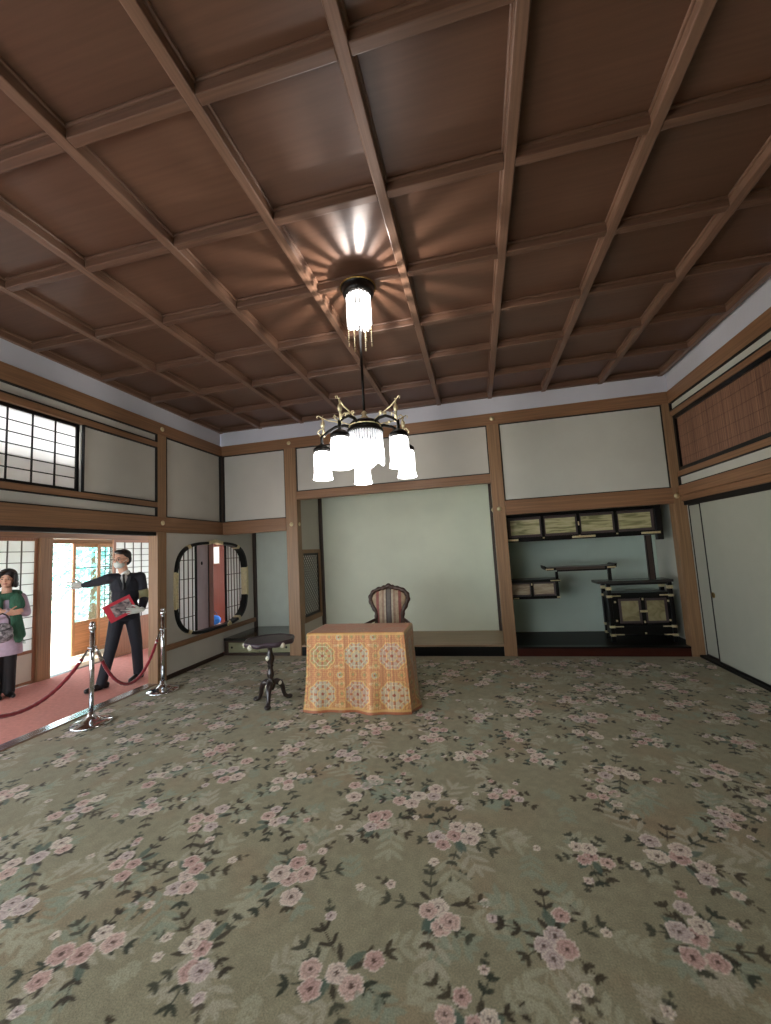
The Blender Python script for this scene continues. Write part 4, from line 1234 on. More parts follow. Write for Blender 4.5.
def fit(x0, x1, y0, y1, z0, z1, parent):
    zc = (z0+z1)/2; z0, z1 = zc+(z0-zc)*0.72, zc+(z1-zc)*0.72
    build('gilt_fitting', BX(x0, x1, y0, y1, z0, z1), gold, parent, bevel=0.002)

def pdoor(x0, x1, y, z0, z1, m, parent, rim=0.02):
    d = build('door', MB().box(x0, x1, y, y+0.014, z0, z0+rim).box(x0, x1, y, y+0.014, z1-rim, z1).box(x0, x0+rim, y, y+0.014, z0+rim, z1-rim).box(x1-rim, x1, y, y+0.014, z0+rim, z1-rim), greyrim, parent)
    build('painted_panel', BX(x0+rim, x1-rim, y+0.006, y+0.010, z0+rim, z1-rim), m, d)
    return d

YF = 6.08
# upper hanging cabinet
hc = thing('hanging_cabinet', 'long black lacquer cabinet with four gold painted doors under the brown rail', 'cabinet', (1.4, YF, 1.52))
x0, x1 = 0.44, 2.36
build('body', MB().box(x0, x1, YF+0.03, 6.42, 1.56, 1.60).box(x0, x1, YF+0.03, 6.42, 1.89, 1.93).box(x0, x1, 6.40, 6.42, 1.60, 1.89).box(x0, x0+.02, YF+.03, 6.42, 1.60, 1.89).box(x1-.02, x1, YF+.03, 6.42, 1.60, 1.89), lacquer, hc)
build('front_rail', MB().box(x0-0.01, x1+0.03, YF, YF+0.04, 1.525, 1.585).box(x0-0.01, x1+0.03, YF, YF+0.04, 1.875, 1.94), lacquer, hc, bevel=0.005)
build('end_post', BX(2.355, 2.435, YF-0.01, YF+0.06, 1.455, 1.99), lacquer, hc, bevel=0.006)
build('upper_body', BX(x0, x1, 6.10, 6.42, 1.93, 2.05), lacquer, hc)
w4 = (x1-x0-0.02)/4
for i in range(4):
    xa = x0+0.01+i*w4
    d = pdoor(xa+0.004, xa+w4-0.004, YF+0.02+(i % 2)*0.0, 1.59, 1.87, mist, hc, 0.034)
for i in range(1, 4):
    xa = x0+0.01+i*w4
    mb = build('stile', BX(xa-0.02, xa+0.02, YF+0.002, YF+0.03, 1.585, 1.875), lacquer, hc)
    if i == 2: fit(xa-0.009, xa+0.009, YF-0.003, YF+0.004, 1.70, 1.78, mb)
    fit(xa-0.012, xa+0.012, YF-0.005, YF+0.003, 1.555, 1.58, mb)
fr_ = MB()
for (a, b) in ((0.44, 0.58), (1.30, 1.60), (2.17, 2.40)):
    fit(a, b, YF-0.014 if b > 2.3 else YF-0.004, YF+0.004, 1.535, 1.575, hc)

# strut from the hanging cabinet down to the low cabinet
st = thing('shelf_strut', 'square dark strut joining the upper cabinet to the low lacquer cabinet', 'strut', (2.25, 6.12, 0.932))
build('shaft', BX(2.222, 2.285, 6.10, 6.16, 0.932, 1.523), mat('grey_brown_strut', (66, 54, 48), 0.35, var=0.15), st, bevel=0.004)
build('edge_line', MB().box(2.215, 2.225, 6.096, 6.105, 0.932, 1.523).box(2.282, 2.292, 6.096, 6.105, 0.932, 1.523), lacquer, st)

# wall cabinet beside the pillar
wc = thing('wall_cabinet', 'small two door lacquer cabinet beside the pillar below the middle shelf', 'cabinet', (0.74, 6.1, 0.72))
x0, x1 = 0.345, 1.055
build('top_board', BX(x0, x1+0.03, YF-0.01, 6.40, 0.945, 0.985), lacquer, wc, bevel=0.006)
build('body', MB().box(x0, x1, YF+0.03, 6.40, 0.725, 0.75).box(x0, x1, 6.38, 6.40, 0.75, 0.945).box(x1-0.02, x1, YF+0.03, 6.40, 0.75, 0.945), lacquer, wc)
build('front_rail', MB().box(x0, x1+0.01, YF, YF+0.035, 0.715, 0.755).box(x1-0.035, x1+0.01, YF, YF+0.035, 0.755, 0.945), lacquer, wc, bevel=0.004)
pdoor(x0+0.01, 0.70, YF+0.018, 0.757, 0.943, pinkish, wc, 0.02)
pdoor(0.715, 1.02, YF+0.018, 0.757, 0.943, pinkish, wc, 0.02)
stl = build('stile', BX(0.69, 0.725, YF+0.002, YF+0.03, 0.755, 0.945), lacquer, wc)
fit(0.699, 0.716, YF-0.003, YF+0.004, 0.90, 0.94, stl)
for (a, b, c, d) in ((0.96, 1.09, 0.955, 0.975), (1.03, 1.07, 0.72, 0.75), (0.45, 0.52, 0.72, 0.74)):
    fit(a, b, YF-0.014, YF-0.002, c, d, wc)
# middle shelf with scrolled ends
ms = thing('scroll_shelf', 'narrow lacquer shelf with scrolled ends bridging the two lower cabinets', 'shelf', (1.35, 6.1, 1.0))
build('board', BX(0.945, 1.77, YF-0.01, 6.38, 1.105, 1.14), mat('brown_grey_lacquer', (84, 70, 64), 0.3, var=0.1), ms, bevel=0.004)
build('under_rail', BX(1.06, 1.70, YF+0.0, YF+0.03, 1.083, 1.105), lacquer, ms)
for s, xe in ((-1, 0.945), (1, 1.77)):
    prof = [(xe-s*0.10, 1.105), (xe+s*0.015, 1.10), (xe+s*0.05, 1.125), (xe+s*0.055, 1.17), (xe+s*0.035, 1.165), (xe+s*0.02, 1.145), (xe-s*0.10, 1.14)]
    if s == -1: prof = list(reversed(prof))
    # prism axis 1 : polygon given as (z,x)
    e_ = build('scrolled_end', MB().prism([(z, x) for x, z in prof], 1, YF-0.015, 6.385), lacquer, ms)
    fit(min(xe-s*.07, xe+s*.035), max(xe-s*.07, xe+s*.035), YF-0.02, YF-0.013, 1.105, 1.135, e_)
build('support', BX(1.035, 1.07, YF+0.0, YF+0.04, 0.985, 1.083), lacquer, ms)
build('support', BX(1.71, 1.75, YF+0.0, YF+0.04, 0.935, 1.105), lacquer, ms)
# low lacquer cabinet
lk = thing('lacquer_cabinet', 'low black lacquer cabinet with gilt fittings and two olive doors on the alcove floor', 'cabinet', (2.04, 6.2, 0.118))
ax0, ax1 = 1.66, 2.445
top = build('top_board', BX(1.555, 2.475, YF-0.03, 6.36, 0.895, 0.930), mat('smoky_shelf_top', (58, 56, 54), 0.25, var=0.1), lk, bevel=0.005)
build('top_rail', BX(1.68, 2.44, YF-0.005, YF+0.02, 0.868, 0.895), lacquer, lk)
body = build('body', MB().box(ax0+.02, ax1, YF+0.0, 6.34, 0.70, 0.765).box(ax0+.03, ax1-.02, YF+.03, 6.33, 0.345, 0.70).box(ax0+.02, ax1, YF+0.0, 6.34, 0.21, 0.345), lacquer, lk, bevel=0.004)
for (lx, ly) in ((ax0+0.005, YF-0.02), (ax1-0.04, YF-0.02), (ax0+0.005, 6.30), (ax1-0.04, 6.30)):
    lg = build('leg', MB().box(lx, lx+0.05, ly, ly+0.05, 0.118, 0.895), lacquer, lk, bevel=0.004)
    for (z0_, z1_) in ((0.80, 0.86), (0.70, 0.745), (0.30, 0.345), (0.19, 0.235)):
        fit(lx-0.006, lx+0.056, ly-0.006, ly+0.056, z0_, z1_, lg)
pdoor(1.80, 2.07, YF+0.008, 0.36, 0.685, drab, lk, 0.03)
pdoor(2.11, 2.38, YF+0.008, 0.36, 0.685, drab, lk, 0.03)
stl = build('stile', BX(2.065, 2.115, YF-0.004, YF+0.03, 0.345, 0.70), lacquer, lk)
for (a, b) in ((0.50, 0.54),):
    fit(2.045, 2.135, YF-0.012, YF-0.003, a, b, stl)
for z in (0.66, 0.36):
    fit(2.08, 2.10, YF-0.012, YF-0.003, z, z+0.04, stl)
for xx in (1.755, 2.395):
    for z in (0.63, 0.38):
        fit(xx-0.012, xx+0.012, YF-0.006, YF+0.004, z, z+0.035, body)
for z in (0.715, 0.31, 0.205):
    fit(1.70, 1.83, YF-0.008, YF+0.002, z, z+0.022, body)
    fit(2.30, 2.41, YF-0.008, YF+0.002, z, z+0.022, body)
fit(2.08, 2.10, YF-0.008, YF+0.002, 0.215, 0.25, body)

# ---------------------------------------------------------------- people
def fuse(name, mb, m, parent, voxel=0.006, smooth=4, origin=None):
    """melt overlapping volumes into one continuous skin"""
    me = bpy.data.meshes.new(name)
    me.from_pydata(mb.v, [], mb.f); me.update()
    bm = bmesh.new(); bm.from_mesh(me); bmesh.ops.recalc_face_normals(bm, faces=bm.faces); bm.to_mesh(me); bm.free()
    tmp = bpy.data.objects.new(name+'_tmp', me); col.objects.link(tmp)
    r = tmp.modifiers.new('r', 'REMESH'); r.mode = 'VOXEL'; r.voxel_size = voxel; r.use_smooth_shade = True
    s = tmp.modifiers.new('s', 'SMOOTH'); s.factor = 0.5; s.iterations = smooth
    dg = bpy.context.evaluated_depsgraph_get(); dg.update()
    ev = tmp.evaluated_get(dg)
    out = bpy.data.meshes.new_from_object(ev)
    bpy.data.objects.remove(tmp); bpy.data.meshes.remove(me)
    out.name = name; out.materials.clear(); out.materials.append(m)
    out.polygons.foreach_set('use_smooth', [True]*len(out.polygons))
    o = bpy.data.objects.new(name, out); col.objects.link(o); o.parent = parent
    return o
def lbuild(name, mb, m, parent):
    """like build() but already in the parent's own coordinates"""
    me = bpy.data.meshes.new(name); me.from_pydata(mb.v, [], mb.f); me.materials.append(m)
    me.polygons.foreach_set('use_smooth', mb.sm); me.update()
    bm = bmesh.new(); bm.from_mesh(me); bmesh.ops.recalc_face_normals(bm, faces=bm.faces); bm.to_mesh(me); bm.free()
    o = bpy.data.objects.new(name, me); col.objects.link(o); o.parent = parent
    return o
def basis(f):
    f = Vector(f).normalized(); l = Vector((0, 0, 1)).cross(f).normalized(); u = f.cross(l)
    return f, l, u
def head_shape(mb, c, f, k=1.0):
    f, l, u = basis(f); c = Vector(c)
    B = Matrix((f, l, u)).transposed()
    def E(df, dl, du, rf, rl, ru): mb.ell(c+(f*df+l*dl+u*du)*k, (rf*k, rl*k, ru*k), B, 20, 14)
    E(-0.012, 0, 0.035, .098, .077, .088)     # skull
    E(0.018, 0, -0.01, .078, .066, .085)      # face
    E(0.030, 0, -0.062, .058, .052, .052)     # jaw
    E(0.066, 0, -0.095, .022, .024, .018)     # chin
    E(0.092, 0, -0.015, .016, .013, .028)     # nose
    E(0.104, 0, -0.028, .012, .014, .011)
    for s in (-1, 1):
        E(-0.008, .077*s, -0.008, .022, .008, .032)   # ears
        E(0.082, .026*s, 0.026, .012, .024, .008)     # brow
        E(0.066, .040*s, -0.03, .022, .022, .022)     # cheek
    return f, l, u, c
def eyes(parent, c, f, l, u, k=1.0, brow=None, lips=None):
    wh = MB(); ir = MB(); br = MB()
    B = Matrix((f, l, u)).transposed()
    for s in (-1, 1):
        p = c+(f*0.080+l*(.031*s)+u*0.006)*k
        wh.ell(p, (.010*k, .015*k, .008*k), B, 12, 8)
        ir.ell(p+f*0.006*k, (.006*k, .0075*k, .0075*k), B, 10, 6)
        br.ell(c+(f*0.090+l*(.032*s)+u*0.031)*k, (.006*k, .020*k, .004*k), B, 10, 6)
    eo = lbuild('eye', wh, mat('eye_white', (226, 222, 214), 0.3, var=0.0), parent)
    lbuild('iris', ir, mat('dark_iris', (24, 18, 16), 0.25, var=0.0), eo)
    if brow: lbuild('eyebrow', br, brow, parent)
    if lips:
        lp = MB(); lp.ell(c+(f*0.088-u*0.056)*k, (.010*k, .023*k, .007*k), B, 12, 8)
        lbuild('lips', lp, lips, parent)
def hand_shape(mb, wrist, d, n, side, curl=0.15, k=1.0, spread=0.10, thumb_out=0.9):
    """palm + four jointed fingers + thumb. d: wrist->fingers, n: back-of-hand normal, side: direction of the thumb"""
    d = Vector(d).normalized(); n = Vector(n); n = (n-d*n.dot(d)).normalized(); t = Vector(side); t = (t-d*t.dot(d)-n*t.dot(n)).normalized()
    w = Vector(wrist)
    B = Matrix((d, t, n)).transposed()
    mb.ell(w+d*0.045*k, (.050*k, .040*k, .016*k), B, 16, 10)
    mb.cap(w-d*0.02*k, w+d*0.03*k, .026*k, .026*k)
    for i, (off, ln) in enumerate(((.030, .074), (.010, .082), (-.010, .076), (-.029, .060))):
        b = w+(d*0.078+t*off)*k
        a = spread*(1.5-i)*0.8
        dd = (d*math.cos(a)+t*math.sin(a)).normalized()
        r = (.0095, .0095, .009, .008)[i]*k
        ang = 0; p = b
        mb.cap(w+(d*0.04+t*off*0.8)*k, b, .013*k, r*1.1)
        for j, (fr, rr) in enumerate(((.45, 1.0), (.30, .93), (.25, .82))):
            ang += curl*(1.0 if j else 0.7)
            q = p+(dd*math.cos(ang)-n*math.sin(ang))*ln*fr*k
            mb.cap(p, q, r*rr, r*rr*.93); p = q
    b = w+(d*0.022+t*0.030)*k
    td = (d*0.62+t*thumb_out*0.8-n*0.25).normalized()
    q = b+td*0.036*k; mb.cap(b, q, .013*k, .0115*k)
    q2 = q+(td*0.8+d*0.45).normalized()*0.030*k; mb.cap(q, q2, .011*k, .0095*k)
    mb.cap(q2, q2+(td*0.5+d*0.7).normalized()*0.018*k, .0095*k, .0085*k)

skin = mat('warm_skin', (214, 168, 142), 0.5, var=0.05, scale=(20, 20, 20))
hair_m = mat('black_hair', (26, 22, 21), 0.45, var=0.3, scale=(90, 90, 12), bump=0.2)
navy = mat('dark_navy_suiting', (26, 29, 40), 0.75, var=0.12, scale=(80, 80, 80))
white_c = mat('white_cotton', (232, 234, 232), 0.8, var=0.03)
maskm = mat('pale_face_mask', (222, 232, 226), 0.8, var=0.03)
glove_c = mat('shaded_white_glove_cotton', (186, 190, 182), 0.85, var=0.03)  # white cotton greyed to stand in for backlit shade
shoe_m = mat('black_shoe_leather', (18, 17, 17), 0.3, var=0.1)

def suited_man():
    root = thing('person', 'man in a dark suit, white mask and gloves pointing an outstretched arm beyond the rope', 'person', (-4.58, 4.42, 0.003))
    root.rotation_euler = (0, 0, math.radians(46))
    H = Vector((0.018, -0.03, 1.575)); F = Vector((-.70, -.72, -0.04))
    rs, re, rw = Vector((-.112, 0.0, 1.345)), Vector((-.262, 0.16, 1.298)), Vector((-.408, 0.30, 1.268))
    ls, le, lw_ = Vector((.222, 0.01, 1.335)), Vector((.272, 0.01, 1.045)), Vector((.232, -.232, .925))
    rh, rk, ra = Vector((-.022, 0, .86)), Vector((-.095, -.075, .455)), Vector((-.185, -.10, .10))
    lh, lk_, la = Vector((.130, .02, .86)), Vector((.188, .00, .455)), Vector((.212, .10, .10))
    # body
    b = MB()
    f, l, u, c = head_shape(b, H, F)
    b.cap((.048, .005, 1.36), H+Vector((-.002, .012, -.06)), .058, .052)
    b.ell((.055, .01, 1.20), (.14, .09, .19)); b.ell((.055, .01, .93), (.13, .09, .16))
    for p, q, r0, r1 in ((rs, re, .045, .036), (re, rw, .036, .026), (ls, le, .045, .036), (le, lw_, .036, .026), (rh, rk, .07, .05), (rk, ra, .045, .034), (lh, lk_, .07, .05), (lk_, la, .045, .034)):
        b.cap(p, q, r0, r1)
    body = fuse('body', b, skin, root, 0.0055, 3)
    eyes(body, c, f, l, u, 1.0, hair_m)
    B = Matrix((f, l, u)).transposed()
    h = MB()
    h.ell(c-f*0.028+u*0.055, (.095, .086, .085), B, 20, 14)
    h.ell(c-f*0.055+u*0.005, (.062, .080, .085), B, 20, 14)
    h.ell(c+f*0.035+u*0.105, (.055, .066, .030), B, 16, 10)
    h.ell(c+f*0.045+u*0.092+l*0.03, (.045, .040, .022), B, 16, 10)
    fuse('hair', h, hair_m, root, 0.006, 2)
    mk = MB(); mk.ell(c+f*0.046-u*0.056, (.066, .062, .056), B, 18, 12); mk.ell(c+f*0.085-u*0.040, (.030, .036, .030), B, 14, 10)
    mo = fuse('face_mask', mk, maskm, root, 0.005, 3)
    st = MB()
    for s in (-1, 1):
        st.tube([c+f*0.05-u*0.03+l*.064*s, c+f*0.02-u*0.012+l*.078*s, c-f*0.012+u*0.012+l*.084*s], 0.003, 6)
    lbuild('ear_loop', st, maskm, mo)
    gl = MB()
    for s in (-1, 1):
        gl.tube([c+f*0.104+l*(.033*s+.024*math.cos(a))+u*(.004+.017*math.sin(a)) for a in [2*PI*k/16 for k in range(16)]], 0.0022, 6, closed=True)
        gl.tube([c+f*0.102+l*.058*s+u*.010, c+f*0.04+l*.078*s+u*.012, c-f*0.01+l*.083*s+u*.01], 0.0022, 6)
    gl.tube([c+f*0.106+l*.009+u*.006, c+f*0.106-l*.009+u*.006], 0.002, 6)
    lbuild('glasses', gl, mat('thin_dark_spectacles', (40, 28, 26), 0.3, var=0.0), root)
    # jacket
    j = MB()
    j.ell((.057, .005, 1.235), (.170, .115, .155)); j.ell((.056, .005, 1.10), (.158, .112, .16)); j.ell((.055, .008, .93), (.160, .120, .16))
    q_ = MB().lathe([(.10, .80), (.156, .795), (.152, .90), (.135, 1.05)], (0, 0, 0), 28)
    j.add([(p[0]+.055, p[1]*.74+.008, p[2]) for p in q_.v], q_.f)
    j.cap(rs+Vector((.02, 0, .0)), ls-Vector((.02, 0, .0)), .062, .062)
    j.cap((.055, .02, 1.33), (.052, .02, 1.385), .085, .068)
    for p, q, r0, r1 in ((rs, re, .068, .054), (re, rw-(rw-re).normalized()*.025, .054, .041), (ls, le, .07, .056), (le, lw_-(lw_-le).normalized()*.03, .056, .042)):
        j.cap(p, q, r0, r1, 14)
    jk = fuse('jacket', j, navy, root, 0.0075, 4)
    lap = MB()
    for s in (-1, 1):
        lap.obox((.040+s*.038, -.110, 1.275), (1, 0, .28*-s), (0, 1, .12), (.3*s, -.1, 1), .019, .006, .085)
    lbuild('lapel', lap, mat('navy_lapel', (18, 20, 30), 0.6), jk)
    bt = MB()
    for z in (1.13, 1.04): bt.ell((.042, -.113, z), (.008, .005, .008), None, 10, 6)
    lbuild('button', bt, shoe_m, jk)
    sh = MB(); sh.ell((.042, -.080, 1.315), (.042, .030, .085), None, 16, 12); sh.cap((.048, .0, 1.385), (.042, -.004, 1.412), .062, .058)
    shirt = fuse('shirt', sh, white_c, root, 0.006, 2)
    ti = MB(); ti.cap((.036, -.102, 1.375), (.036, -.115, 1.35), .014, .011); ti.cap((.037, -.114, 1.345), (.040, -.118, 1.20), .011, .019)
    lbuild('tie', ti, mat('black_tie', (16, 16, 20), 0.5), shirt)
    for w_, e in ((rw, re), (lw_, le)):
        d = (w_-e).normalized()
        lbuild('shirt_cuff', MB().cap(w_-d*.03, w_-d*.008, .036, .035), white_c, shirt)
    ab = MB(); q0 = ls+(le-ls)*.58; q1 = ls+(le-ls)*.98
    ab.tube([q0, q0+(q1-q0)*.5, q1], [.066, .064, .062], 20)
    lbuild('armband', ab, mat('khaki_armband', (150, 148, 110), 0.8), jk)
    # trousers
    t = MB()
    t.ell((.055, .01, .86), (.146, .105, .12))
    for a, k, e in ((rh, rk, ra), (lh, lk_, la)):
        t.cap(a, k, .092, .068, 16); t.cap(k, e+Vector((0, 0, -.03)), .066, .058, 16)
    fuse('trousers', t, navy, root, 0.0075, 4)
    for a, d in ((ra, Vector((-.86, -.50, 0))), (la, Vector((-.55, -.83, 0)))):
        d.normalize(); s = MB(); g = Vector((a.x, a.y, 0))
        s.cap(g-d*.055+Vector((0, 0, .042)), g+d*.04+Vector((0, 0, .046)), .038, .040); s.cap(g+d*.04+Vector((0, 0, .040)), g+d*.165+Vector((0, 0, .030)), .041, .028); s.cap(g+Vector((0, 0, .05)), g+Vector((0, 0, .10)), .042, .042)
        s.box(g.x-.01, g.x+.01, g.y-.01, g.y+.01, .0, .03)
        for q in (-.05, .02, .09, .15): s.ell(g+d*q+Vector((0, 0, .012)), (.038, .038, .012))
        fuse('shoe', s, shoe_m, root, 0.006, 2)
    # gloves
    g = MB(); hand_shape(g, rw, (-1, .20, .03), (0.1, .95, .2), (0, .1, 1), 0.10, 1.2, 0.17)
    fuse('glove', g, glove_c, root, 0.0038, 2)
    g = MB(); hand_shape(g, lw_+Vector((-.01, -.012, 0)), (-1, -.02, -.04), (.06, -1, .05), (.1, .1, 1), 0.03, 1.0, 0.10, 0.7)
    fuse('glove', g, glove_c, root, 0.0038, 2)
    return root
man = suited_man()

# red book held against the man's side
def red_book():
    root = thing('book', 'red covered book with a grey photograph held against the suited man', 'book', (-4.58, 4.42, 0.003))
    root.rotation_euler = (0, 0, math.radians(46))
    C = Vector((.004, -.186, .960)); ax = Vector((.907, 0.03, .42)).normalized(); ay = Vector((.10, -1, 0.05)); ay = (ay-ax*ay.dot(ax)).normalized(); az = ax.cross(ay).normalized()
    if az.z < 0: az = -az
    red = mat('red_book_cover', (196, 44, 62), 0.45, var=0.08)
    def slab(hx, hy, hz, off, name, m, par):
        mb = MB().obox(C+off, ax, ay, az, hx, hy, hz); return lbuild(name, mb, m, par)
    slab(.156, .003, .112, ay*.012, 'cover', red, root); slab(.156, .003, .112, -ay*.012, 'cover', red, root)
    slab(.150, .009, .106, Vector((0, 0, 0)), 'pages', white_c, root)
    pm = paint_mat('grey_book_photograph', (58, 56, 60), (124, 112, 112), (176, 164, 158), (14, 14, 22))
    cov = slab(.108, .001, .075, ay*.0158+ax*.02, 'cover_picture', pm, root)
    return root
red_book()

def scarf_woman():
    root = thing('person', 'woman with dark bobbed hair and green scarf standing with folded arms by the paper screen', 'person', (-5.66, 3.92, 0.003))
    root.rotation_euler = (0, 0, math.radians(55))
    H = Vector((-.058, -.02, 1.408)); F = Vector((-.22, -1, -.02)); k = .93
    rs, re, rw = Vector((-.185, .0, 1.17)), Vector((-.225, -.05, .955)), Vector((-.035, -.185, 1.00))
    ls, le, lw_ = Vector((.072, .0, 1.17)), Vector((.122, -.05, .985)), Vector((-.078, -.175, 1.03))
    b = MB()
    f, l, u, c = head_shape(b, H, F, k)
    b.cap((-.058, .01, 1.19), H+Vector((0, .015, -.055)), .05, .046)
    b.ell((-.057, .01, 1.05), (.115, .085, .18)); b.ell((-.057, .01, .82), (.125, .095, .15))
    for p, q, r0, r1 in ((rs, re, .04, .034), (re, rw, .034, .025), (ls, le, .04, .034), (le, lw_, .034, .025)): b.cap(p, q, r0, r1)
    hips = (((-.115, 0, .78), (-.12, -.01, .42), (-.125, .0, .09)), ((-.008, 0, .78), (-.006, -.01, .42), (-.006, .0, .09)))
    for a, kk, e in hips:
        b.cap(a, kk, .065, .046); b.cap(kk, e, .042, .032);
    hand_shape(b, rw, (.93, -.12, .12), (.05, -1, .1), (0, 0, 1), .25, .88, .06)
    hand_shape(b, lw_, (-.95, .02, -.05), (0, -1, .1), (0, 0, 1), .25, .88, .06)
    body = fuse('body', b, skin, root, 0.0048, 3)
    eyes(body, c, f, l, u, k, hair_m, mat('rose_lips', (176, 92, 92), 0.4, var=0.0))
    B = Matrix((f, l, u)).transposed()
    h = MB()
    h.ell(c-f*0.022+u*0.050, (.098, .092, .086), B, 20, 14)
    h.ell(c-f*0.045-u*0.015, (.070, .098, .098), B, 20, 14)
    for s in (-1, 1):
        h.ell(c+f*0.012+u*0.0+l*.084*s, (.048, .022, .085), B, 16, 12)
        h.ell(c-f*0.005-u*0.062+l*.080*s, (.046, .028, .046), B, 16, 12)
        h.ell(c+f*0.052+u*0.078+l*.040*s, (.034, .042, .024), B, 16, 10)
    fuse('hair', h, hair_m, root, 0.006, 2)
    lilac = mat('lilac_coat_cloth', (190, 172, 190), 0.85, var=0.08, scale=(30, 30, 30))
    j = MB()
    j.ell((-.057, .005, 1.10), (.150, .108, .13)); q_ = MB().lathe([(.10, .50), (.160, .495), (.153, .62), (.145, .80), (.136, .95), (.134, 1.10), (.08, 1.15)], (0, 0, 0), 28); j.add([(p[0]-.050, p[1]*.8+.005, p[2]) for p in q_.v], q_.f)
    j.cap(rs+Vector((.03, 0, .005)), ls-Vector((.03, 0, -.005)), .058, .058)
    for p, q, r0, r1 in ((rs, re, .06, .052), (re, rw-(rw-re).normalized()*.03, .05, .038), (ls, le, .062, .054), (le, lw_-(lw_-le).normalized()*.03, .052, .040)): j.cap(p, q, r0, r1, 14)
    fuse('coat', j, lilac, root, 0.0075, 4)
    green = mat('deep_green_scarf_wool', (58, 104, 82), 0.9, var=0.3, scale=(60, 60, 14), bump=0.3)
    s = MB()
    ringp = [(-.057+.105*math.cos(a), .005+.085*math.sin(a), 1.215+.018*math.sin(a+.5)) for a in [2*PI*q/22 for q in range(22)]]
    s.tube(ringp, .042, 12, closed=True)
    for sx in (-1, 1):
        s.cap((-.057+sx*.11, -.02, 1.17), (-.057+sx*.125, -.085, 1.08), .052, .05)
        s.cap((-.057+sx*.09, -.085, 1.19), (-.057+sx*.10, -.115, 1.06), .045, .05)
        s.cap((-.057+sx*.06, -.10, 1.17), (-.057+sx*.065, -.125, 1.05), .036, .04)
    s.cap((.022, -.12, .97), (.037, -.125, .80), .045, .05); s.cap((.037, -.125, .80), (.065, -.115, .68), .048, .044)
    s.cap((.055, -.11, .95), (.092, -.10, .72), .035, .04)
    sc = fuse('scarf', s, green, root, 0.007, 3)
    fr = MB()
    for q in range(8):
        xx = .035+.012*q
        fr.tube([(xx, -.115, .69-.004*q), (xx+.004, -.118, .635-.003*q)], .0035, 6)
    lbuild('fringe', fr, green, sc)
    t = MB()
    for a, kk, e in hips:
        t.cap(a, kk, .08, .062, 16); t.cap(kk, Vector(e)-Vector((0, 0, .035)), .060, .054, 16)
    fuse('trousers', t, mat('black_trouser_cloth', (24, 22, 25), 0.8, var=0.1), root, 0.0075, 4)
    for a, kk, e in hips:
        g = Vector((e[0], e[1], 0)); d = Vector((.28, -.96, 0)).normalized(); q = MB()
        q.cap(g-d*.04+Vector((0, 0, .036)), g+d*.03+Vector((0, 0, .038)), .032, .034); q.cap(g+d*.03+Vector((0, 0, .034)), g+d*.14+Vector((0, 0, .025)), .035, .024)
        for z in (-.03, .03, .09): q.ell(g+d*z+Vector((0, 0, .011)), (.032, .032, .011))
        fuse('shoe', q, shoe_m, root, 0.006, 2)
    return root
scarf_woman()
def handbag():
    root = thing('handbag', 'grey patterned handbag hanging in front of the woman in the green scarf', 'bag', (-5.66, 3.92, 0.003))
    root.rotation_euler = (0, 0, math.radians(55))
    gm = paint_mat('grey_patterned_bag_cloth', (70, 68, 72), (132, 130, 134), (176, 174, 178), (22, 22, 22))
    b = MB(); b.ell((-.085, -.245, .80), (.10, .055, .105), None, 20, 14); b.ell((-.085, -.245, .745), (.105, .06, .07), None, 20, 14)
    bd = fuse('bag_body', b, gm, root, 0.008, 3)
    lbuild('flap_edge', MB().tube([(-.165, -.275, .845), (-.125, -.298, .825), (-.085, -.304, .82), (-.045, -.298, .825), (-.005, -.275, .845)], .006, 8), mat('dark_grey_trim', (48, 46, 50), 0.5), bd)
    lbuild('handle', MB().tube([(-.15, -.245, .87), (-.147, -.25, .95), (-.12, -.255, 1.0), (-.085, -.258, 1.015), (-.05, -.255, .99), (-.025, -.25, .94), (-.02, -.245, .87)], .009, 8), mat('dark_grey_trim', (48, 46, 50)), root)
    return root
handbag()

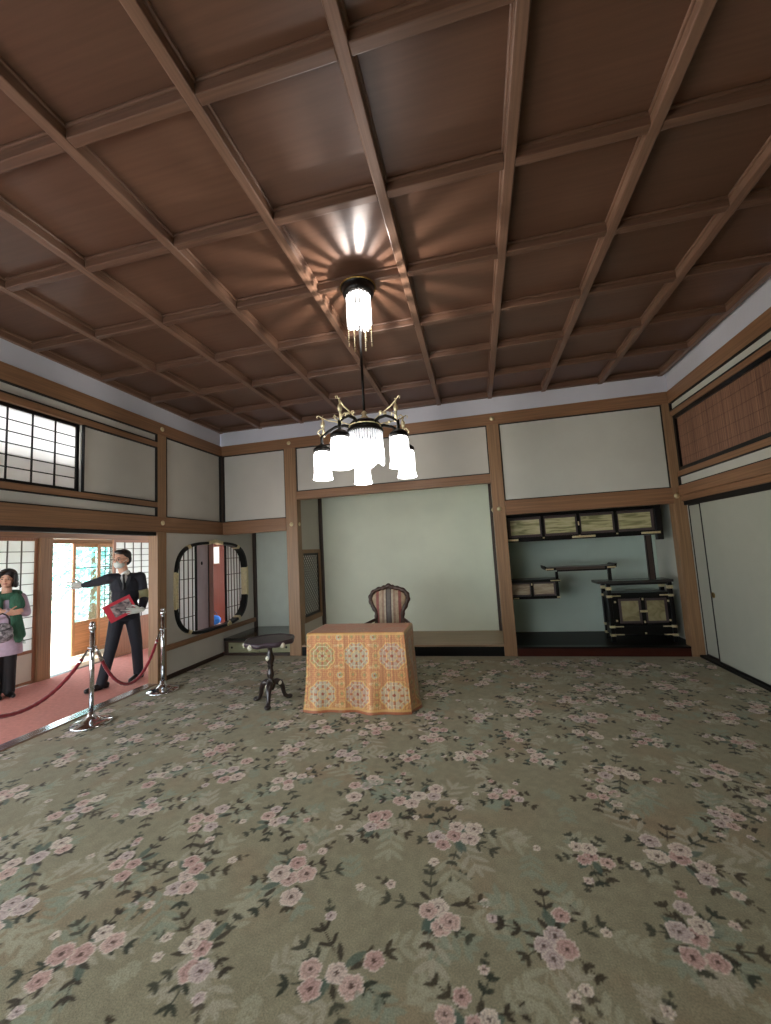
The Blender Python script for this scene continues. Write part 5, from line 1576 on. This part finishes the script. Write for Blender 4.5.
# ---------------------------------------------------------------- light
w = bpy.data.worlds.new('sky'); scene.world = w
w.use_nodes = True
bg = w.node_tree.nodes['Background']
bg.inputs[0].default_value = (0.88, 0.95, 1.0, 1); bg.inputs[1].default_value = 6.0
def portal(loc, rot, sx, sy):
    l = bpy.data.lights.new('sky_portal', 'AREA'); l.shape = 'RECTANGLE'; l.size = sx; l.size_y = sy
    l.cycles.is_portal = True
    o = bpy.data.objects.new('sky_portal', l); col.objects.link(o); o.location = loc; o.rotation_euler = rot
portal((-2.6, REAR-0.35, 1.0), (PI/2, 0, PI), 3.2, 2.0)
portal((-7.6, 3.5, 1.3), (PI/2, 0, -PI/2), 12.0, 2.6)
s = bpy.data.lights.new('sun', 'SUN'); s.energy = 14.0; s.angle = 0.01; s.color = (1.0, 0.98, 0.95)
so = bpy.data.objects.new('sun', s); col.objects.link(so)
so.rotation_euler = Vector((-0.40, -0.18, 0.9)).to_track_quat('Z', 'Y').to_euler()

# ---------------------------------------------------------------- camera
F_PX, YAW, PITCH, ROLL = 402.7366, 0.218629, 0.096995, -0.055044
cam = bpy.data.cameras.new('camera'); co = bpy.data.objects.new('camera', cam); col.objects.link(co)
cam.sensor_fit = 'VERTICAL'; cam.sensor_height = 36.0; cam.lens = 36.0*F_PX/1024.0
cam.clip_start = 0.05; cam.clip_end = 200
cy, sy, cp, sp_, cr, sr = math.cos(YAW), math.sin(YAW), math.cos(PITCH), math.sin(PITCH), math.cos(ROLL), math.sin(ROLL)
fw = Vector((-sy*cp, cy*cp, sp_)); rt = Vector((cy, sy, 0)); up = rt.cross(fw)
r2 = rt*cr+up*sr; u2 = rt*(-sr)+up*cr
M = Matrix((r2, u2, -fw)).transposed().to_4x4(); M.translation = Vector((0, 0, 1.5))
co.matrix_world = M
scene.camera = co

scene.view_settings.view_transform = 'Standard'; scene.view_settings.look = 'None'
scene.view_settings.gamma = 1.0; scene.view_settings.exposure = 0.0; scene.view_settings.use_curve_mapping = False
scene.cycles.max_bounces = 10; scene.cycles.diffuse_bounces = 5; scene.cycles.caustics_reflective = False; scene.cycles.caustics_refractive = False
scene.cycles.sample_clamp_indirect = 6.0
